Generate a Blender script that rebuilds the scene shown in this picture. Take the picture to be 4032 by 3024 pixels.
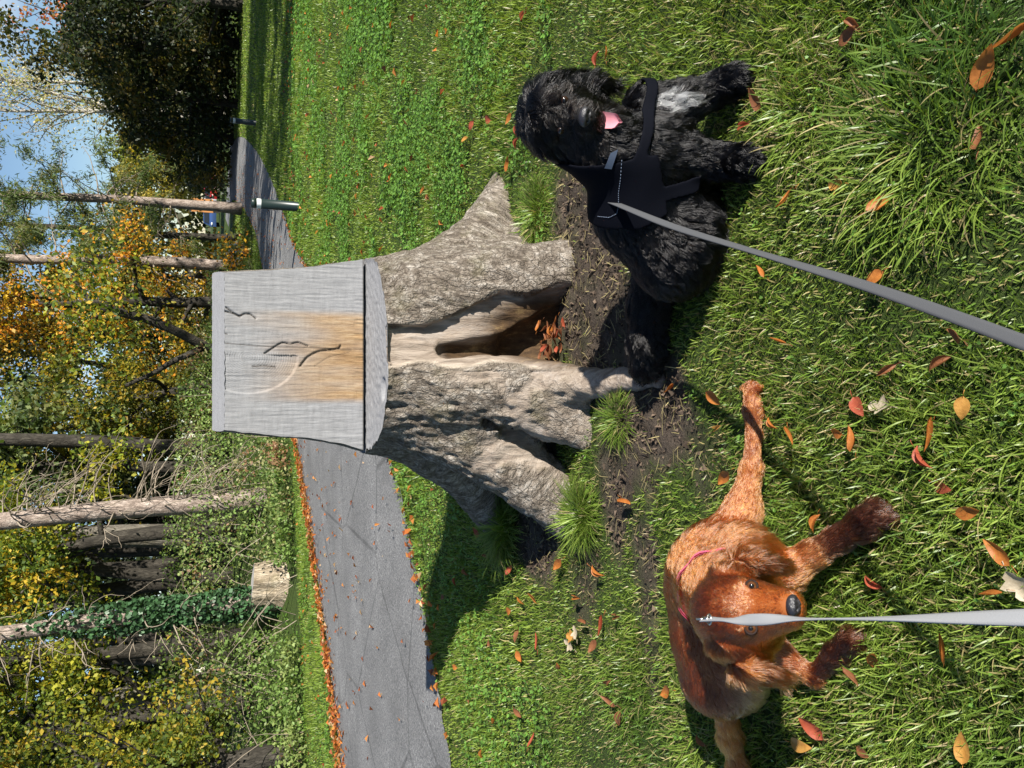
import bpy, bmesh, math, random
import numpy as np
from mathutils import Vector, Matrix, kdtree

random.seed(7)
RNG = np.random.default_rng(11)
scene = bpy.context.scene
for o in list(bpy.data.objects):
    bpy.data.objects.remove(o, do_unlink=True)
COL = scene.collection

# ------------------------------------------------------------------ camera (phone held sideways: picture is rolled a quarter turn)
CAM_H, PITCH = 1.40, math.radians(21.8)
FWD = np.array([0, math.cos(PITCH), -math.sin(PITCH)])
UPV = np.array([0, math.sin(PITCH), math.cos(PITCH)])
RGT = np.array([1.0, 0, 0])
cd = bpy.data.cameras.new("camera")
cam = bpy.data.objects.new("camera", cd)
COL.objects.link(cam)
cd.sensor_fit = 'HORIZONTAL'
cd.sensor_width = 36.0
cd.lens = 36.0 * 769 / 1024
cd.clip_start, cd.clip_end = 0.05, 3000
m = Matrix.Identity(4)
for r in range(3):
    m[r][0], m[r][1], m[r][2] = -UPV[r], RGT[r], -FWD[r]
m[2][3] = CAM_H
cam.matrix_world = m
scene.camera = cam

# ------------------------------------------------------------------ sky, sun, exposure
SUN_EL = math.radians(29)
SUN_DIR = np.array([0.762, -0.648, 0.0]); SUN_DIR /= np.linalg.norm(SUN_DIR)
TO_SUN = np.array([SUN_DIR[0]*math.cos(SUN_EL), SUN_DIR[1]*math.cos(SUN_EL), math.sin(SUN_EL)])
world = bpy.data.worlds.new("World"); scene.world = world
world.use_nodes = True
wn, wl = world.node_tree.nodes, world.node_tree.links
wn.clear()
sky = wn.new('ShaderNodeTexSky'); sky.sky_type = 'NISHITA'; sky.sun_disc = False
sky.sun_elevation = SUN_EL
sky.sun_rotation = math.atan2(SUN_DIR[0], SUN_DIR[1])
sky.altitude = 100; sky.air_density = 1.0; sky.dust_density = 0.15; sky.ozone_density = 3.0
bg = wn.new('ShaderNodeBackground'); bg.inputs[1].default_value = 0.065
out = wn.new('ShaderNodeOutputWorld')
# thin clouds
tc = wn.new('ShaderNodeTexCoord'); mp = wn.new('ShaderNodeMapping'); mp.inputs['Scale'].default_value = (1.5, 1.5, 4.5)
nz = wn.new('ShaderNodeTexNoise'); nz.inputs['Scale'].default_value = 2.3; nz.inputs['Detail'].default_value = 7; nz.inputs['Roughness'].default_value = 0.55
rp = wn.new('ShaderNodeValToRGB'); rp.color_ramp.elements[0].position = 0.56; rp.color_ramp.elements[1].position = 0.80
rp.color_ramp.elements[1].color = (0.8, 0.8, 0.8, 1)
mx = wn.new('ShaderNodeMix'); mx.data_type = 'RGBA'
mx.inputs[7].default_value = (7.0, 7.3, 7.6, 1)
wl.new(tc.outputs['Generated'], mp.inputs[0]); wl.new(mp.outputs[0], nz.inputs['Vector'])
wl.new(nz.outputs[0], rp.inputs[0]); wl.new(rp.outputs[0], mx.inputs[0])
wl.new(sky.outputs[0], mx.inputs[6]); wl.new(mx.outputs[2], bg.inputs[0]); wl.new(bg.outputs[0], out.inputs[0])

sd = bpy.data.lights.new("sun", 'SUN'); sd.energy = 5.0; sd.angle = math.radians(0.53); sd.color = (1.0, 0.945, 0.86)
sun = bpy.data.objects.new("sun", sd); COL.objects.link(sun)
sun.rotation_euler = Vector(TO_SUN).to_track_quat('Z', 'Y').to_euler()
sun.location = (20, -17, 15)

scene.render.engine = 'CYCLES'
vs = scene.view_settings
vs.view_transform = 'Standard'; vs.look = 'None'; vs.gamma = 1.0; vs.use_curve_mapping = False
vs.exposure = 1.15
scene.cycles.max_bounces = 8
scene.cycles.transparent_max_bounces = 8

# ------------------------------------------------------------------ sight lines: where a spot of the photograph lies in the place
def ray(tx, ty):
    return RGT*(1512-ty)/3028 + UPV*(2016-tx)/3028 + FWD
def G(tx, ty, z=0.0):
    d = ray(tx, ty); t = (z-CAM_H)/d[2]
    return np.array([0, 0, CAM_H]) + d*t
def W(tx, ty, y):
    d = ray(tx, ty); t = y/d[1]
    return np.array([0, 0, CAM_H]) + d*t
def XAT(ty, y, z=0.0):
    return (1512-ty)/3028*(y*math.cos(PITCH) + (CAM_H-z)*math.sin(PITCH))

# ------------------------------------------------------------------ numpy helpers
def _h(i, j, k):
    n = (i*374761393 + j*668265263 + k*1274126177).astype(np.int64)
    n = (n ^ (n >> 13)) * 1274126177
    n = n ^ (n >> 16)
    return (n & 0xffff).astype(np.float64)/65535.0
def vnoise(p, s=1.0, seed=0):
    q = np.asarray(p, float)*s + seed*17.31
    f = np.floor(q); w = q-f; w = w*w*(3-2*w); f = f.astype(np.int64)
    r = 0
    for a in (0, 1):
        wa = w[:, 0] if a else 1-w[:, 0]
        for b in (0, 1):
            wb = w[:, 1] if b else 1-w[:, 1]
            for c in (0, 1):
                wc = w[:, 2] if c else 1-w[:, 2]
                r = r + wa*wb*wc*_h(f[:, 0]+a, f[:, 1]+b, f[:, 2]+c)
    return r
def fbm(p, s=1.0, o=4, seed=0):
    r, a, t = 0, 1.0, 0
    for k in range(o):
        r = r + a*vnoise(p, s, seed+k); t += a; a *= 0.5; s *= 2.03
    return r/t
def fbm2(x, y, s=1.0, o=3, seed=0):
    return fbm(np.stack([x, y, np.zeros_like(x)], 1), s, o, seed)
def nrm(v):
    v = np.asarray(v, float)
    return v/np.maximum(np.linalg.norm(v, axis=-1, keepdims=True), 1e-9)
def smooth(a, b, x):
    t = np.clip((x-a)/(b-a), 0, 1)
    return t*t*(3-2*t)

def mesh_np(name, verts, faces, smooth_shade=True, cols=None, colname='col'):
    """faces: array (n,k) or a list of such arrays"""
    if not isinstance(faces, (list, tuple)): faces = [faces]
    faces = [np.asarray(f, dtype=np.int32) for f in faces if len(f)]
    me = bpy.data.meshes.new(name)
    verts = np.asarray(verts, dtype=np.float32)
    me.vertices.add(len(verts)); me.vertices.foreach_set('co', verts.ravel())
    nl = sum(f.size for f in faces); npoly = sum(len(f) for f in faces)
    me.loops.add(nl); me.polygons.add(npoly)
    me.loops.foreach_set('vertex_index', np.concatenate([f.ravel() for f in faces]))
    tot = np.concatenate([np.full(len(f), f.shape[1], np.int32) for f in faces])
    st = np.concatenate([[0], np.cumsum(tot)[:-1]]).astype(np.int32)
    me.polygons.foreach_set('loop_start', st)
    me.polygons.foreach_set('loop_total', tot)
    me.polygons.foreach_set('use_smooth', np.full(npoly, bool(smooth_shade)))
    me.update(calc_edges=True)
    if cols is not None:
        c = np.ones((len(verts), 4), np.float32); c[:, :3] = cols
        at = me.attributes.new(colname, 'FLOAT_COLOR', 'POINT')
        at.data.foreach_set('color', c.ravel())
    return me
def add_vec(me, name, vals):
    at = me.attributes.new(name, 'FLOAT_VECTOR', 'POINT'); at.data.foreach_set('vector', np.asarray(vals, np.float32).ravel())
def add_attr(me, name, vals):
    at = me.attributes.new(name, 'FLOAT', 'POINT'); at.data.foreach_set('value', np.asarray(vals, np.float32))
def link(name, data, mat=None, parent=None, loc=None):
    o = bpy.data.objects.new(name, data); COL.objects.link(o)
    if mat is not None and data is not None:
        data.materials.clear() if False else None
        if len(data.materials) == 0: data.materials.append(mat)
    if parent is not None: o.parent = parent
    if loc is not None: o.location = loc
    return o
def thing(name, label, cat, loc=(0, 0, 0), group=None):
    o = bpy.data.objects.new(name, None); COL.objects.link(o)
    o.location = loc; o.empty_display_size = 0.1
    return tag(o, label, cat, group)
def tag(o, label=None, cat=None, group=None, kind=None):
    if label: o['label'] = label
    if cat: o['category'] = cat
    if group: o['group'] = group
    if kind: o['kind'] = kind
    return o
def adopt(o, parent):
    """parent keeping the world placement (parents here are never rotated)"""
    o.parent = parent
    o.location = Vector(o.location) - Vector(parent.location)
    return o

class MB:
    """collects tubes, boxes, sheets into one mesh"""
    def __init__(s): s.v, s.q, s.t, s.c, s.n = [], [], [], [], 0
    def add(s, v, q=None, t=None, c=None):
        v = np.asarray(v, float)
        s.v.append(v)
        if q is not None and len(q): s.q.append(np.asarray(q)+s.n)
        if t is not None and len(t): s.t.append(np.asarray(t)+s.n)
        s.c.append(np.tile(c if c is not None else (1, 1, 1), (len(v), 1)) if (c is None or np.ndim(c) == 1) else c)
        s.n += len(v)
    def tube(s, pts, rad, sides=6, c=None, cap=True):
        pts = np.asarray(pts, float); n = len(pts)
        rad = np.broadcast_to(np.asarray(rad, float), (n,))
        tan = nrm(np.gradient(pts, axis=0))
        ref = np.array([0.13, 0.31, 0.94]) if abs(tan[0][2]) < 0.9 else np.array([1.0, 0.1, 0])
        a = nrm(np.cross(tan, ref)); b = np.cross(tan, a)
        th = np.arange(sides)/sides*2*math.pi
        v = pts[:, None] + rad[:, None, None]*(np.cos(th)[None, :, None]*a[:, None]+np.sin(th)[None, :, None]*b[:, None])
        v = v.reshape(-1, 3)
        i = np.arange(n-1)[:, None]*sides; j = np.arange(sides)[None]; k = (j+1) % sides
        q = np.stack([i+j, i+k, i+sides+k, i+sides+j], -1).reshape(-1, 4)
        t = []
        if cap:
            v = np.vstack([v, pts[:1], pts[-1:]]); m0, m1 = n*sides, n*sides+1
            jj = np.arange(sides); kk = (jj+1) % sides
            t = np.vstack([np.stack([np.full(sides, m0), kk, jj], 1), np.stack([np.full(sides, m1), (n-1)*sides+jj, (n-1)*sides+kk], 1)])
        s.add(v, q, t, c)
    def box(s, c, h, R=None, col=None):
        c = np.asarray(c, float); h = np.asarray(h, float)
        v = np.array([[x, y, z] for x in (-1, 1) for y in (-1, 1) for z in (-1, 1)], float)*h
        if R is not None: v = v @ np.asarray(R).T
        q = [[0, 1, 3, 2], [4, 6, 7, 5], [0, 4, 5, 1], [2, 3, 7, 6], [0, 2, 6, 4], [1, 5, 7, 3]]
        s.add(v+c, q, None, col)
    def grid(s, P, c=None):
        """P: (n,m,3)"""
        n, mm = P.shape[:2]
        i = np.arange(n-1)[:, None]*mm; j = np.arange(mm-1)[None]
        q = np.stack([i+j, i+j+1, i+mm+j+1, i+mm+j], -1).reshape(-1, 4)
        s.add(P.reshape(-1, 3), q, None, c)
    def lathe(s, prof, sides=20, c=None):
        prof = np.asarray(prof, float); th = np.arange(sides)/sides*2*math.pi
        v = np.stack([prof[:, 0][:, None]*np.cos(th), prof[:, 0][:, None]*np.sin(th), np.repeat(prof[:, 1][:, None], sides, 1)], -1)
        n = len(prof); i = np.arange(n-1)[:, None]*sides; j = np.arange(sides)[None]; k = (j+1) % sides
        q = np.stack([i+j, i+k, i+sides+k, i+sides+j], -1).reshape(-1, 4)
        s.add(v.reshape(-1, 3), q, None, c)
    def build(s, name, sm=True, colors=True):
        v = np.vstack(s.v); f = []
        if s.q: f.append(np.vstack(s.q))
        if s.t: f.append(np.vstack(s.t))
        return mesh_np(name, v, f, sm, np.vstack(s.c) if colors else None)

# ------------------------------------------------------------------ smooth bodies: distance fields and their surfaces
def d_cone(P, a, ra, b, rb):
    a = np.asarray(a, float); b = np.asarray(b, float)
    ab = b-a; L = max(np.dot(ab, ab), 1e-9)
    t = np.clip(((P-a) @ ab)/L, 0, 1)
    return np.linalg.norm(P-(a+t[:, None]*ab), axis=1) - (ra+(rb-ra)*t)
def d_ell(P, c, r, R=None):
    q = P-np.asarray(c)
    if R is not None: q = q @ np.asarray(R)          # R columns = local axes
    r = np.asarray(r, float)
    k0 = np.linalg.norm(q/r, axis=1); k1 = np.linalg.norm(q/(r*r), axis=1)
    return k0*(k0-1.0)/np.maximum(k1, 1e-9)
def smin(a, b, k):
    h = np.clip(0.5+0.5*(b-a)/k, 0, 1)
    return b*(1-h)+a*h-k*h*(1-h)
def surface_nets(D, org, h):
    nx, ny, nz = D.shape
    s = D < 0
    cnt = np.zeros((nx-1, ny-1, nz-1), np.int8)
    for a in (0, 1):
        for b in (0, 1):
            for c in (0, 1):
                cnt += s[a:nx-1+a, b:ny-1+b, c:nz-1+c]
    act = (cnt > 0) & (cnt < 8)
    idx = np.full(act.shape, -1, np.int64)
    I = np.argwhere(act); idx[act] = np.arange(len(I))
    acc = np.zeros((len(I), 3)); num = np.zeros(len(I))
    corners = [(a, b, c) for a in (0, 1) for b in (0, 1) for c in (0, 1)]
    dv = {k: D[I[:, 0]+k[0], I[:, 1]+k[1], I[:, 2]+k[2]] for k in corners}
    for k in corners:
        for ax in range(3):
            if k[ax] == 0:
                k2 = list(k); k2[ax] = 1; k2 = tuple(k2)
                d0, d1 = dv[k], dv[k2]
                x = (d0 < 0) != (d1 < 0)
                t = np.where(x, d0/np.where(x, d0-d1, 1), 0)
                p = np.tile(np.array(k, float), (len(I), 1)); p[:, ax] += t
                acc += p*x[:, None]; num += x
    V = (I+acc/num[:, None])*h+np.asarray(org)
    F = []
    for ax in range(3):
        sl0 = [slice(None)]*3; sl1 = [slice(None)]*3
        sl0[ax] = slice(0, -1); sl1[ax] = slice(1, None)
        A, B = s[tuple(sl0)], s[tuple(sl1)]
        E = np.argwhere(A != B)
        u, v = (ax+1) % 3, (ax+2) % 3
        ok = (E[:, u] > 0) & (E[:, v] > 0) & (E[:, u] < D.shape[u]-1) & (E[:, v] < D.shape[v]-1)
        E = E[ok]
        ins = A[E[:, 0], E[:, 1], E[:, 2]]
        def c(du, dv_):
            e = E.copy(); e[:, u] += du; e[:, v] += dv_
            return idx[e[:, 0], e[:, 1], e[:, 2]]
        q = np.stack([c(-1, -1), c(0, -1), c(0, 0), c(-1, 0)], 1)
        q[~ins] = q[~ins][:, ::-1]
        F.append(q)
    return V, np.vstack(F)
def grid_pts(lo, hi, h):
    ax = [np.arange(lo[i], hi[i]+h, h) for i in range(3)]
    X, Y, Z = np.meshgrid(*ax, indexing='ij')
    return X.shape, np.stack([X.ravel(), Y.ravel(), Z.ravel()], 1)
def body_surface(fn, lo, hi, h, fine=None, margin=0.0, c=4):
    """surface of a distance field: coarse pass everywhere, fine pass only near the surface"""
    fine = fine or fn
    H = h*c
    n = [int(math.ceil((hi[i]-lo[i])/H))+1 for i in range(3)]
    axs = [lo[i]+(np.arange(n[i])+.5)*H for i in range(3)]
    Xc, Yc, Zc = np.meshgrid(*axs, indexing='ij')
    Dc = fn(np.stack([Xc.ravel(), Yc.ravel(), Zc.ravel()], 1)).reshape(n)
    Df = np.repeat(np.repeat(np.repeat(Dc, c, 0), c, 1), c, 2)
    need = np.argwhere(np.abs(Dc) < H*1.15+margin)
    off = np.array([(a, b, d) for a in range(c) for b in range(c) for d in range(c)])
    I = (need[:, None]*c+off[None]).reshape(-1, 3)
    P = np.asarray(lo)+(I+.5)*h
    v = np.concatenate([fine(p) for p in np.array_split(P, max(1, len(P)//400000))])
    Df[I[:, 0], I[:, 1], I[:, 2]] = v
    return surface_nets(Df, np.asarray(lo)+.5*h, h)
def mesh_normals(me):
    n = np.zeros(len(me.vertices)*3, np.float32); me.vertices.foreach_get('normal', n)
    return n.reshape(-1, 3)
# ------------------------------------------------------------------ materials
def new_mat(name):
    mt = bpy.data.materials.new(name); mt.use_nodes = True
    nt = mt.node_tree; nt.nodes.clear()
    o = nt.nodes.new('ShaderNodeOutputMaterial')
    return mt, nt, o
class NB:
    def __init__(s, name):
        s.mat, s.nt, s.out = new_mat(name)
    def n(s, t, **kw):
        x = s.nt.nodes.new(t)
        for k, v in kw.items():
            if k.startswith('i_'): x.inputs[k[2:].replace('_', ' ')].default_value = v
            else: setattr(x, k, v)
        return x
    def l(s, a, b): s.nt.links.new(a, b)
    def coords(s, scale=(1, 1, 1), kind='Object', rot=(0, 0, 0)):
        tc = s.n('ShaderNodeTexCoord'); mp = s.n('ShaderNodeMapping')
        mp.inputs['Scale'].default_value = scale; mp.inputs['Rotation'].default_value = rot
        s.l(tc.outputs[kind], mp.inputs[0]); return mp.outputs[0]
    def noise(s, vec, scale=5, detail=5, rough=0.55, dist=0.0):
        x = s.n('ShaderNodeTexNoise'); x.inputs['Scale'].default_value = scale; x.inputs['Detail'].default_value = detail
        x.inputs['Roughness'].default_value = rough; x.inputs['Distortion'].default_value = dist
        s.l(vec, x.inputs['Vector']); return x.outputs[0]
    def voro(s, vec, scale=5, feature='F1', rand=1.0):
        x = s.n('ShaderNodeTexVoronoi'); x.feature = feature; x.inputs['Scale'].default_value = scale
        x.inputs['Randomness'].default_value = rand
        s.l(vec, x.inputs['Vector']); return x.outputs['Distance'] if feature != 'COL' else x.outputs['Color']
    def ramp(s, f, stops):
        r = s.n('ShaderNodeValToRGB'); e = r.color_ramp.elements
        while len(e) < len(stops): e.new(0.5)
        for i, (p, c) in enumerate(stops):
            e[i].position = p; e[i].color = (*c, 1) if len(c) == 3 else c
        s.l(f, r.inputs[0]); return r.outputs[0]
    def mix(s, f, a, b, mode='MIX'):
        x = s.n('ShaderNodeMix', data_type='RGBA', blend_type=mode)
        for k, v in ((0, f), (6, a), (7, b)):
            if hasattr(v, 'default_value') and not isinstance(v, (tuple, float, int)): s.l(v, x.inputs[k])
            elif isinstance(v, tuple): x.inputs[k].default_value = (*v, 1) if len(v) == 3 else v
            else: x.inputs[k].default_value = v
        return x.outputs[2]
    def math(s, op, a, b=0.0, c=None):
        x = s.n('ShaderNodeMath', operation=op)
        for k, v in ((0, a), (1, b), (2, c)):
            if v is None: continue
            if isinstance(v, (int, float)): x.inputs[k].default_value = v
            else: s.l(v, x.inputs[k])
        return x.outputs[0]
    def attr(s, name, out='Color'):
        x = s.n('ShaderNodeAttribute'); x.attribute_name = name; return x.outputs[out]
    def bump(s, h, strength=0.5, dist=0.01, prev=None):
        x = s.n('ShaderNodeBump'); x.inputs['Strength'].default_value = strength; x.inputs['Distance'].default_value = dist
        s.l(h, x.inputs['Height'])
        if prev is not None: s.l(prev, x.inputs['Normal'])
        return x.outputs[0]
    def pbr(s, col, rough=0.6, spec=0.5, normal=None, metal=0.0, trans=None, coat=0.0):
        p = s.n('ShaderNodeBsdfPrincipled')
        if isinstance(col, tuple): p.inputs['Base Color'].default_value = (*col, 1) if len(col) == 3 else col
        else: s.l(col, p.inputs['Base Color'])
        if isinstance(rough, (int, float)): p.inputs['Roughness'].default_value = rough
        else: s.l(rough, p.inputs['Roughness'])
        p.inputs['Specular IOR Level'].default_value = spec; p.inputs['Metallic'].default_value = metal
        p.inputs['Coat Weight'].default_value = coat
        if normal is not None: s.l(normal, p.inputs['Normal'])
        sh = p.outputs[0]
        if trans is not None:                                   # (weight, colour)
            t = s.n('ShaderNodeBsdfTranslucent')
            w, c = trans
            if isinstance(c, tuple): t.inputs[0].default_value = (*c, 1)
            else: s.l(c, t.inputs[0])
            m_ = s.n('ShaderNodeMixShader'); m_.inputs[0].default_value = w
            s.l(sh, m_.inputs[1]); s.l(t.outputs[0], m_.inputs[2]); sh = m_.outputs[0]
        s.l(sh, s.out.inputs[0]); s.p = p
        return s.mat

def m_plain(name, col, rough=0.6, spec=0.5, var=0.15, scale=30, metal=0.0, bump=0.0, coat=0.0):
    b = NB(name); v = b.coords()
    f = b.noise(v, scale, 4)
    c = b.mix(f, tuple(x*(1-var) for x in col), tuple(min(1, x*(1+var)) for x in col))
    nb = b.bump(f, bump, 0.004) if bump else None
    return b.pbr(c, rough, spec, nb, metal, coat=coat)
def m_leafy(name, tw=0.35, rough=0.45, spec=0.35, tint=(1.25, 1.25, 0.55)):
    b = NB(name); c = b.attr('col')
    t = b.mix(1.0, c, tint, 'MULTIPLY')
    return b.pbr(c, rough, spec, None, trans=(tw, t))

M_GRASS = m_leafy('grass_blade', 0.38, 0.40, 0.45)
M_FOL = m_leafy('tree_leaf', 0.42, 0.5, 0.30)
M_IVY = m_leafy('ivy_leaf', 0.12, 0.42, 0.35)

def m_ground():
    b = NB('turf_soil'); v = b.coords()
    soil = b.attr('soil', 'Fac')
    n1 = b.noise(v, 9, 8, 0.65); n2 = b.noise(v, 90, 5, 0.6); n3 = b.noise(v, 0.55, 4, 0.5); n4 = b.noise(v, 330, 3, 0.6)
    sc = b.ramp(n1, [(0.3, (0.026, 0.018, 0.013)), (0.5, (0.060, 0.044, 0.032)), (0.75, (0.125, 0.097, 0.074))])
    sc = b.mix(b.math('MULTIPLY', n4, 0.5), sc, (0.10, 0.085, 0.07))
    gc = b.ramp(n2, [(0.3, (0.020, 0.034, 0.008)), (0.55, (0.042, 0.075, 0.013)), (0.8, (0.080, 0.120, 0.025))])
    gc = b.mix(b.math('MULTIPLY', n3, 0.35), gc, (0.065, 0.075, 0.02))
    c = b.mix(soil, gc, sc)
    nb = b.bump(n1, 0.8, 0.03); nb = b.bump(n2, 0.9, 0.02, nb); nb = b.bump(n4, 0.8, 0.008, nb)
    return b.pbr(c, 0.9, 0.2, nb)
def m_asphalt():
    b = NB('asphalt'); v = b.coords()
    n = b.noise(v, 62, 6, 0.85); n2 = b.noise(v, 1.1, 6, 0.65); vo = b.voro(v, 85)
    c = b.ramp(n, [(0.34, (0.055, 0.055, 0.056)), (0.5, (0.165, 0.165, 0.166)), (0.66, (0.42, 0.42, 0.41))])
    c = b.mix(b.math('MULTIPLY', b.ramp(n2, [(0.35, (0, 0, 0)), (0.65, (1, 1, 1))]), 0.55), c, (0.085, 0.085, 0.085))
    ck = b.voro(b.coords((1, 1, 1)), 0.7, 'DISTANCE_TO_EDGE'); c = b.mix(b.math('MULTIPLY', b.ramp(ck, [(0.004, (1, 1, 1)), (0.012, (0, 0, 0))]), b.math('MULTIPLY', n2, 0.8)), c, (0.03, 0.03, 0.03))
    return b.pbr(c, 0.85, 0.25, b.bump(n, 0.8, 0.012))
def m_bark(name, dark, mid, light, sc=1.0, stretch=0.3, moss=0.0, bumpd=0.02, vec=None):
    b = NB(name); v = b.coords((1, 1, stretch)) if vec is None else b.attr(vec, 'Vector')
    warp = b.noise(b.coords((1, 1, 1)), 9*sc, 4, 0.6)
    vw = b.n('ShaderNodeVectorMath', operation='ADD'); b.l(v, vw.inputs[0])
    s_ = b.n('ShaderNodeVectorMath', operation='SCALE'); cmb = b.n('ShaderNodeCombineXYZ')
    for k in range(3): b.l(warp, cmb.inputs[k])
    b.l(cmb.outputs[0], s_.inputs[0]); s_.inputs['Scale'].default_value = 0.05/sc; b.l(s_.outputs[0], vw.inputs[1])
    cr = b.voro(vw.outputs[0], 38*sc, 'DISTANCE_TO_EDGE'); cr2 = b.voro(vw.outputs[0], 95*sc, 'DISTANCE_TO_EDGE')
    n1 = b.noise(v, 24*sc, 8, 0.7); n2 = b.noise(b.coords(), 3.2*sc, 5, 0.6)
    plate = b.math('MULTIPLY', b.math('MINIMUM', b.math('MULTIPLY', cr, 6.0), 1.0), 1.0)
    n3 = b.noise(v, 75*sc, 6, 0.75)
    hgt = b.math('ADD', b.math('MULTIPLY', plate, 0.28), b.math('ADD', b.math('MULTIPLY', n1, 1.0), b.math('ADD', b.math('MULTIPLY', n3, 0.55), b.math('MULTIPLY', b.math('MINIMUM', b.math('MULTIPLY', cr2, 5.0), 1.0), 0.16))))
    c = b.ramp(n1, [(0.36, dark), (0.5, mid), (0.66, light)])
    c = b.mix(b.math('MULTIPLY', b.math('SUBTRACT', 1.0, plate), 0.55), c, tuple(x*0.55 for x in dark))
    c = b.mix(b.math('MULTIPLY', b.ramp(n3, [(0.38, (1, 1, 1)), (0.48, (0, 0, 0))]), 0.8), c, tuple(x*0.7 for x in dark))
    c = b.mix(b.math('MULTIPLY', n2, 0.35), c, mid)
    if moss:
        mo = b.ramp(b.noise(b.coords(), 5*sc, 5, 0.65), [(0.52, (0, 0, 0)), (0.68, (1, 1, 1))])
        c = b.mix(b.math('MULTIPLY', mo, moss), c, (0.10, 0.095, 0.03))
    return b, c, hgt, b.bump(hgt, 1.0, bumpd)
def m_bark_simple(*a, **k):
    b, c, h, nb = m_bark(*a, **k)
    return b.pbr(c, 0.9, 0.15, nb)
M_GROUND = m_ground(); M_ASPH = m_asphalt()
M_BARK_GREY = m_bark_simple('grey_bark', (0.06, 0.052, 0.04), (0.15, 0.135, 0.11), (0.27, 0.25, 0.21), 0.35, 0.3, 0.4)
M_BARK_PALE = m_bark_simple('pale_flaky_bark', (0.10, 0.075, 0.06), (0.30, 0.24, 0.20), (0.50, 0.43, 0.37), 0.5, 0.4)
M_BARK_DARK = m_bark_simple('dark_bark', (0.018, 0.016, 0.013), (0.045, 0.04, 0.032), (0.09, 0.08, 0.065), 0.35, 0.3)
M_BARK_BIRCH = m_bark_simple('birch_bark', (0.12, 0.11, 0.09), (0.45, 0.42, 0.36), (0.68, 0.65, 0.58), 0.3, 1.5)
M_TWIG = m_plain('dry_twig', (0.24, 0.20, 0.15), 0.85, 0.2, 0.3, 12)

def m_stump_bark():
    b, c, h, nb = m_bark('stump_bark', (0.075, 0.058, 0.043), (0.25, 0.212, 0.172), (0.52, 0.475, 0.415), 1.5, 0.5, 0.35, 0.030, 'barkuv')
    bare = b.attr('bare', 'Fac')
    v = b.coords((1, 1, 0.16)); g = b.noise(v, 45, 7, 0.65, 0.6); g2 = b.noise(b.coords((1, 1, 0.3)), 9, 6, 0.65)
    wc = b.ramp(g, [(0.3, (0.10, 0.075, 0.056)), (0.5, (0.235, 0.19, 0.15)), (0.72, (0.40, 0.345, 0.29))])
    wc = b.mix(b.math('MULTIPLY', g2, 0.5), wc, (0.26, 0.21, 0.17))
    wc = b.mix(b.math('MULTIPLY', b.ramp(g2, [(0.55, (0, 0, 0)), (0.75, (1, 1, 1))]), 0.5), wc, (0.42, 0.40, 0.385))
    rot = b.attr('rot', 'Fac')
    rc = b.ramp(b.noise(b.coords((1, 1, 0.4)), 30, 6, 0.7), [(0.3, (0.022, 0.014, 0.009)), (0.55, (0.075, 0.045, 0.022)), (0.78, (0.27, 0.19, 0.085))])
    seam = b.attr('seam', 'Fac')
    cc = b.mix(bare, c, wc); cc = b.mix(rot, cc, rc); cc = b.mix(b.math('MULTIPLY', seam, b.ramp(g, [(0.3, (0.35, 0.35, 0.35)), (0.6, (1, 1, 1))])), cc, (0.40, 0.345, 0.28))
    nb2 = b.bump(b.math('ADD', b.math('MULTIPLY', h, b.math('SUBTRACT', 1.0, bare)), b.math('MULTIPLY', g, 0.6)), 1.0, 0.018)
    return b.pbr(cc, 0.88, 0.2, nb2)
def m_cut(name, stain=True):
    b = NB(name); v = b.coords()
    fine = b.noise(b.coords((1.0, 1.0, 0.10)), 160, 6, 0.7)                 # upright grain
    saw = b.noise(b.coords((0.10, 1, 1.0)), 150, 5, 0.7)                    # level chain marks
    big = b.noise(b.coords((1, 1, 0.5)), 6, 5, 0.6)
    diag = b.noise(b.coords((0.25, 1, 1.0), rot=(0, math.radians(74), 0)), 55, 6, 0.65)
    c = b.ramp(b.math('ADD', b.math('MULTIPLY', fine, 0.55), b.math('MULTIPLY', diag, 0.45)),
               [(0.28, (0.150, 0.150, 0.153)), (0.5, (0.215, 0.215, 0.22)), (0.72, (0.28, 0.28, 0.285))])
    c = b.mix(b.math('MULTIPLY', big, 0.35), c, (0.235, 0.235, 0.24))
    if stain:
        st = b.attr('stain', 'Fac')
        sc = b.ramp(b.math('ADD', b.math('MULTIPLY', fine, 0.6), b.math('MULTIPLY', big, 0.4)), [(0.35, (0.15, 0.078, 0.028)), (0.52, (0.28, 0.175, 0.080)), (0.68, (0.38, 0.28, 0.165))])
        c = b.mix(st, c, sc)
        cr = b.attr('crack', 'Fac'); c = b.mix(cr, c, (0.03, 0.025, 0.02))
    hh = b.math('ADD', b.math('MULTIPLY', fine, 0.5), b.math('MULTIPLY', diag, 0.45))
    return b.pbr(c, 0.82, 0.2, b.bump(hh, 0.6, 0.005))
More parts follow.
